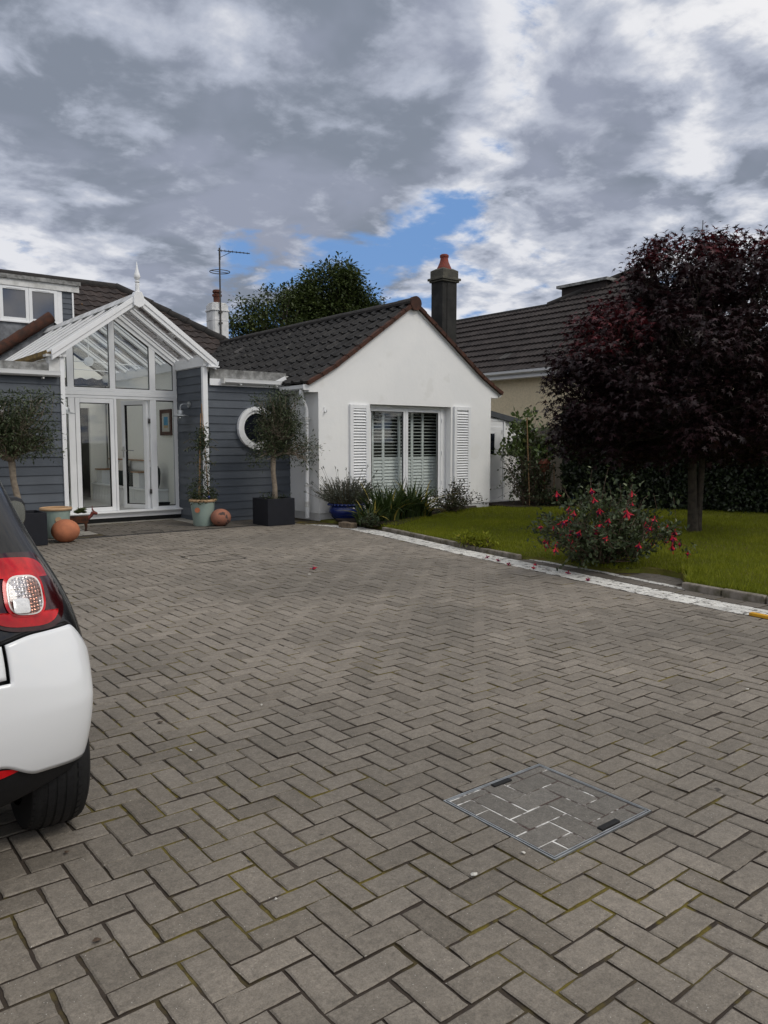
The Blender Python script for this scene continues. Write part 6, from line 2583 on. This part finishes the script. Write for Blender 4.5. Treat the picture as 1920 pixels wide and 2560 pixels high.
# wheels
for sx in (1, -1):
    for ya in (0.0, AXF):
        q = MB()
        xo = sx * .785
        wdt = .205
        prof = [(.205, .0), (.235, -.004), (.268, .0), (.287, .010), (.297, .024), (.300, .040), (.300, wdt - .04), (.297, wdt - .024), (.287, wdt - .01), (.235, wdt), (.205, wdt)]
        vs, n = [], 56
        for r_, u in prof:
            for k in range(n):
                a = 2 * math.pi * k / n
                vs.append(c2w((xo - sx * u, ya + r_ * math.cos(a), .302 + r_ * math.sin(a))))
        m = len(prof)
        fs = [(i * n + k, i * n + (k + 1) % n, ((i + 1) % m) * n + (k + 1) % n, ((i + 1) % m) * n + k) for i in range(m) for k in range(n)]
        q.add(vs, fs)
        tyre_mb = q
        wheel = MB()
        for k in range(8):
            a = 2 * math.pi * k / 8
            for da in (-.09, .09):
                p0 = (xo - sx * .03, ya + .05 * math.cos(a), .302 + .05 * math.sin(a))
                p1 = (xo - sx * .025, ya + .20 * math.cos(a + da), .302 + .20 * math.sin(a + da))
                wheel.tube([c2w(p0), c2w(p1)], .011, 6)
        for r_, rr in ((.20, .012), (.05, .03)):
            wheel.tube([c2w((xo - sx * .025, ya + r_ * math.cos(a), .302 + r_ * math.sin(a))) for a in np.linspace(0, 2 * math.pi, 33)], rr, 6)
        disc = [c2w((xo - sx * .09, ya + .2 * math.cos(a), .302 + .2 * math.sin(a))) for a in np.linspace(0, 2 * math.pi, 33)[:-1]]
        wheel.add(disc, [tuple(range(32))])
        wo_ = wheel.build('wheel', M['metal'], car, smooth='auto')
        tyre = tyre_mb.build('tyre', mat('tyre_rubber', (0.014, 0.014, 0.014), 0.75, var=.3, scale=40), wo_, smooth='auto', angle=25)
        tr_ = MB()
        for k in range(56):          # tread grooves at the shoulders, raised blocks
            a = 2 * math.pi * k / 56
            for (u0, u1) in ((.012, .050), (wdt - .05, wdt - .012)):
                ps = []
                for (u, rr) in ((u0, .2995 - (.012 if u0 < .03 else 0)), (u1, .3015 - (.012 if u1 > wdt - .03 else 0))):
                    for da in (-.040, .040):
                        ps.append(c2w((xo - sx * u, ya + (rr + .003) * math.cos(a + da), .302 + (rr + .003) * math.sin(a + da))))
                tr_.add(ps, [(0, 1, 3, 2)])
        for u in (.065, .095, .125):
            for k in range(56):
                a, b = 2 * math.pi * k / 56, 2 * math.pi * (k + 1) / 56
                tr_.add([c2w((xo - sx * (u + du), ya + .3032 * math.cos(x_), .302 + .3032 * math.sin(x_))) for du, x_ in ((0, a), (.022, a), (.022, b), (0, b))], [(0, 1, 2, 3)])
        tr_.build('tread', M['car_plastic'], wo_)


# tail lights laid into the rear corners
def rear_y(x, z, off=0.0):
    w_, r_ = cat(ZK, WH, z), cat(ZK, YR, z)
    CR = CRz(z)
    k = max(0.0, 1 - min(1, abs(x) / w_) ** PE) ** (1 / PE)
    return r_ + CR - CR * k - off


def lens_patch(mb, sx, cx, cz, rx, rz, o0, dome=.012, ex=3.2, nr=10, na=48, hole=0.0, box=None):
    vs, fs = [], []
    for i in range(nr + 1):
        f = hole + (1 - hole) * i / nr
        for k in range(na):
            a = 2 * math.pi * k / na
            c, s_ = math.cos(a), math.sin(a)
            dx_, dz_ = f * math.copysign(abs(c) ** (2 / ex), c), f * math.copysign(abs(s_) ** (2 / ex), s_)
            if box:
                dz_ = min(max(dz_, box[0]), box[1])
            x, z = cx + dx_ * rx, cz + dz_ * rz + .12 * dx_ * rx * -1
            vs.append(c2w((sx * x, rear_y(x, z, o0 + dome * (1 - f * f)), z)))
    for i in range(nr):
        for k in range(na):
            fs.append((i * na + k, i * na + (k + 1) % na, (i + 1) * na + (k + 1) % na, (i + 1) * na + k))
    mb.add(vs, fs)


M['lens_dark'] = mat('dark_red_lens', (0.030, 0.003, 0.004), 0.12, var=.2, scale=8, coat=0.25, spec=.35)
M['lens_red'] = mat('bright_red_lens', (0.62, 0.005, 0.010), 0.15, base2=(0.30, 0.003, 0.006), scale=14, coat=0.2, spec=.3)
M['lens_rim'] = mat('pale_lens_rim', (0.75, 0.70, 0.66), 0.2, coat=1.0)
mcl = bpy.data.materials.new('ribbed_clear_lens')
mcl.use_nodes = True
t = NT(mcl.node_tree)
o_ = t.n('ShaderNodeOutputMaterial')
p_ = t.n('ShaderNodeBsdfPrincipled')
p_.inputs['Roughness'].default_value = .12
p_.inputs['Metallic'].default_value = .75
p_.inputs['Coat Weight'].default_value = 1
tcn = t.n('ShaderNodeTexCoord')
wv = t.n('ShaderNodeTexVoronoi', feature='F1')
wv.inputs['Scale'].default_value = 95
wv.inputs['Randomness'].default_value = .1
t.l(tcn.outputs['Object'], wv.inputs['Vector'])
nz = t.noise(tcn.outputs['Object'], 14, 2, .5)
t.l(t.mix(t.smooth(nz, .42, .58), (0.60, 0.56, 0.55), (0.30, 0.14, 0.10)), p_.inputs['Base Color'])
bp = t.n('ShaderNodeBump')
bp.inputs['Strength'].default_value = .7
bp.inputs['Distance'].default_value = .01
t.l(wv.outputs['Distance'], bp.inputs['Height'])
t.l(bp.outputs[0], p_.inputs['Normal'])
t.l(p_.outputs[0], o_.inputs['Surface'])
M['lens_clear'] = mcl
LX, LZ = .586, .925
for sx in (1, -1):
    q = MB()
    lens_patch(q, sx, LX, LZ, .135, .120, .010, .012)
    tl = q.build('tail_light', M['lens_dark'], car, smooth=True)
    q = MB()
    lens_patch(q, sx, LX - .022, LZ + .004, .112, .104, .0165, .010, box=(.40, 1.0), hole=.4)
    q.build('brake_lens', M['lens_red'], tl, smooth=True)
    q = MB()
    lens_patch(q, sx, LX - .008, LZ - .004, .122, .100, .0165, .010, box=(-1.0, -.55), hole=.4)
    q.build('brake_lens', M['lens_red'], tl, smooth=True)
    q = MB()
    lens_patch(q, sx, LX - .004, LZ - .006, .068, .068, .024, .010)
    q.build('lens_bezel', M['lens_red'], tl, smooth=True)
    q = MB()
    lens_patch(q, sx, LX - .003, LZ - .007, .058, .060, .029, .010)
    q.build('lens_rim', M['lens_rim'], tl, smooth=True)
    q = MB()
    lens_patch(q, sx, LX - .003, LZ - .007, .053, .055, .033, .010)
    q.build('reverse_lens', M['lens_clear'], tl, smooth=True)
    q = MB()
    lens_patch(q, sx, LX - .022, LZ - .034, .026, .022, .043, .004, ex=6)
    q.build('lamp_insert', mat('pale_reflector', (0.72, .72, .72), .3, var=.25, scale=120, coat=1), tl, smooth=True)
    # low red reflector in the skirt
    q = MB()
    vs = []
    for k in range(13):
        x = .22 + .315 * k / 12
        zc = .378 - .006 * (k / 12)
        h = .020 * (1 - (max(0, k - 7) / 5) ** 2) + .001
        for z in (zc - h, zc + h):
            vs.append(c2w((sx * x, rear_y(x, z, .008), z)))
    q.add(vs, [(2 * k, 2 * k + 2, 2 * k + 3, 2 * k + 1) for k in range(12)])
    q.build('reflector', M['lens_red'], car, smooth=True)
    # door mirror
    q = MB()
    mc = Vector((sx * .845, 1.36, 1.045))
    pts = []
    for i in range(9):
        a = math.pi * i / 8
        for k in range(16):
            b = 2 * math.pi * k / 16
            pts.append(c2w((mc.x + .095 * math.sin(a) * math.copysign(abs(math.cos(b)) ** .6, math.cos(b)), mc.y - .065 * math.cos(a), mc.z + .085 * math.sin(a) * math.copysign(abs(math.sin(b)) ** .6, math.sin(b)))))
    q.add(pts, [(i * 16 + k, i * 16 + (k + 1) % 16, (i + 1) * 16 + (k + 1) % 16, (i + 1) * 16 + k) for i in range(8) for k in range(16)])
    mi_ = q.build('mirror', M['car_plastic'], car, smooth=True)
    q = MB()
    q.add([c2w((mc.x + .078 * math.copysign(abs(math.cos(b)) ** .6, math.cos(b)), mc.y - .068, mc.z + .066 * math.copysign(abs(math.sin(b)) ** .6, math.sin(b)))) for b in np.linspace(0, 2 * math.pi, 25)[:-1]], [tuple(range(24))])
    q.build('mirror_glass', M['chrome'], mi_)
    q = MB()
    q.tube([c2w((sx * .70, 1.42, .95)), c2w((sx * .80, 1.40, .97)), c2w((mc.x, mc.y + .02, mc.z - .05))], .026, 8)
    q.build('mirror_arm', M['car_plastic'], mi_, smooth=True)
    q = MB()
    q.tube([c2w((sx * .795, .55, .80)), c2w((sx * .835, .58, .80)), c2w((sx * .835, .72, .80)), c2w((sx * .797, .75, .80))], .014, 8)
    q.build('door_handle', M['car_plastic'], car, smooth=True)
    # headlight
    q = MB()
    pts = []
    for k in range(24):
        a = 2 * math.pi * k / 24
        x, z = .55 + .11 * math.cos(a), .74 + .085 * math.sin(a)
        w_, r_, f_ = cat(ZK, WH, z), cat(ZK, YR, z), cat(ZK, YF, z)
        pts.append(c2w((sx * x, f_ - CF + CF * (1 - (x / w_) ** PE) ** (1 / PE) + .008, z)))
    q.add(pts, [tuple(range(24))])
    q.build('headlight', M['chrome'], car)
q = MB()
q.box((-.26, -.475, .50), (.26, -.462, .61))
q.v = [c2w(p) for p in q.v]
q.build('number_plate', mat('plate_yellow', (0.6, 0.42, 0.04), .5), car)
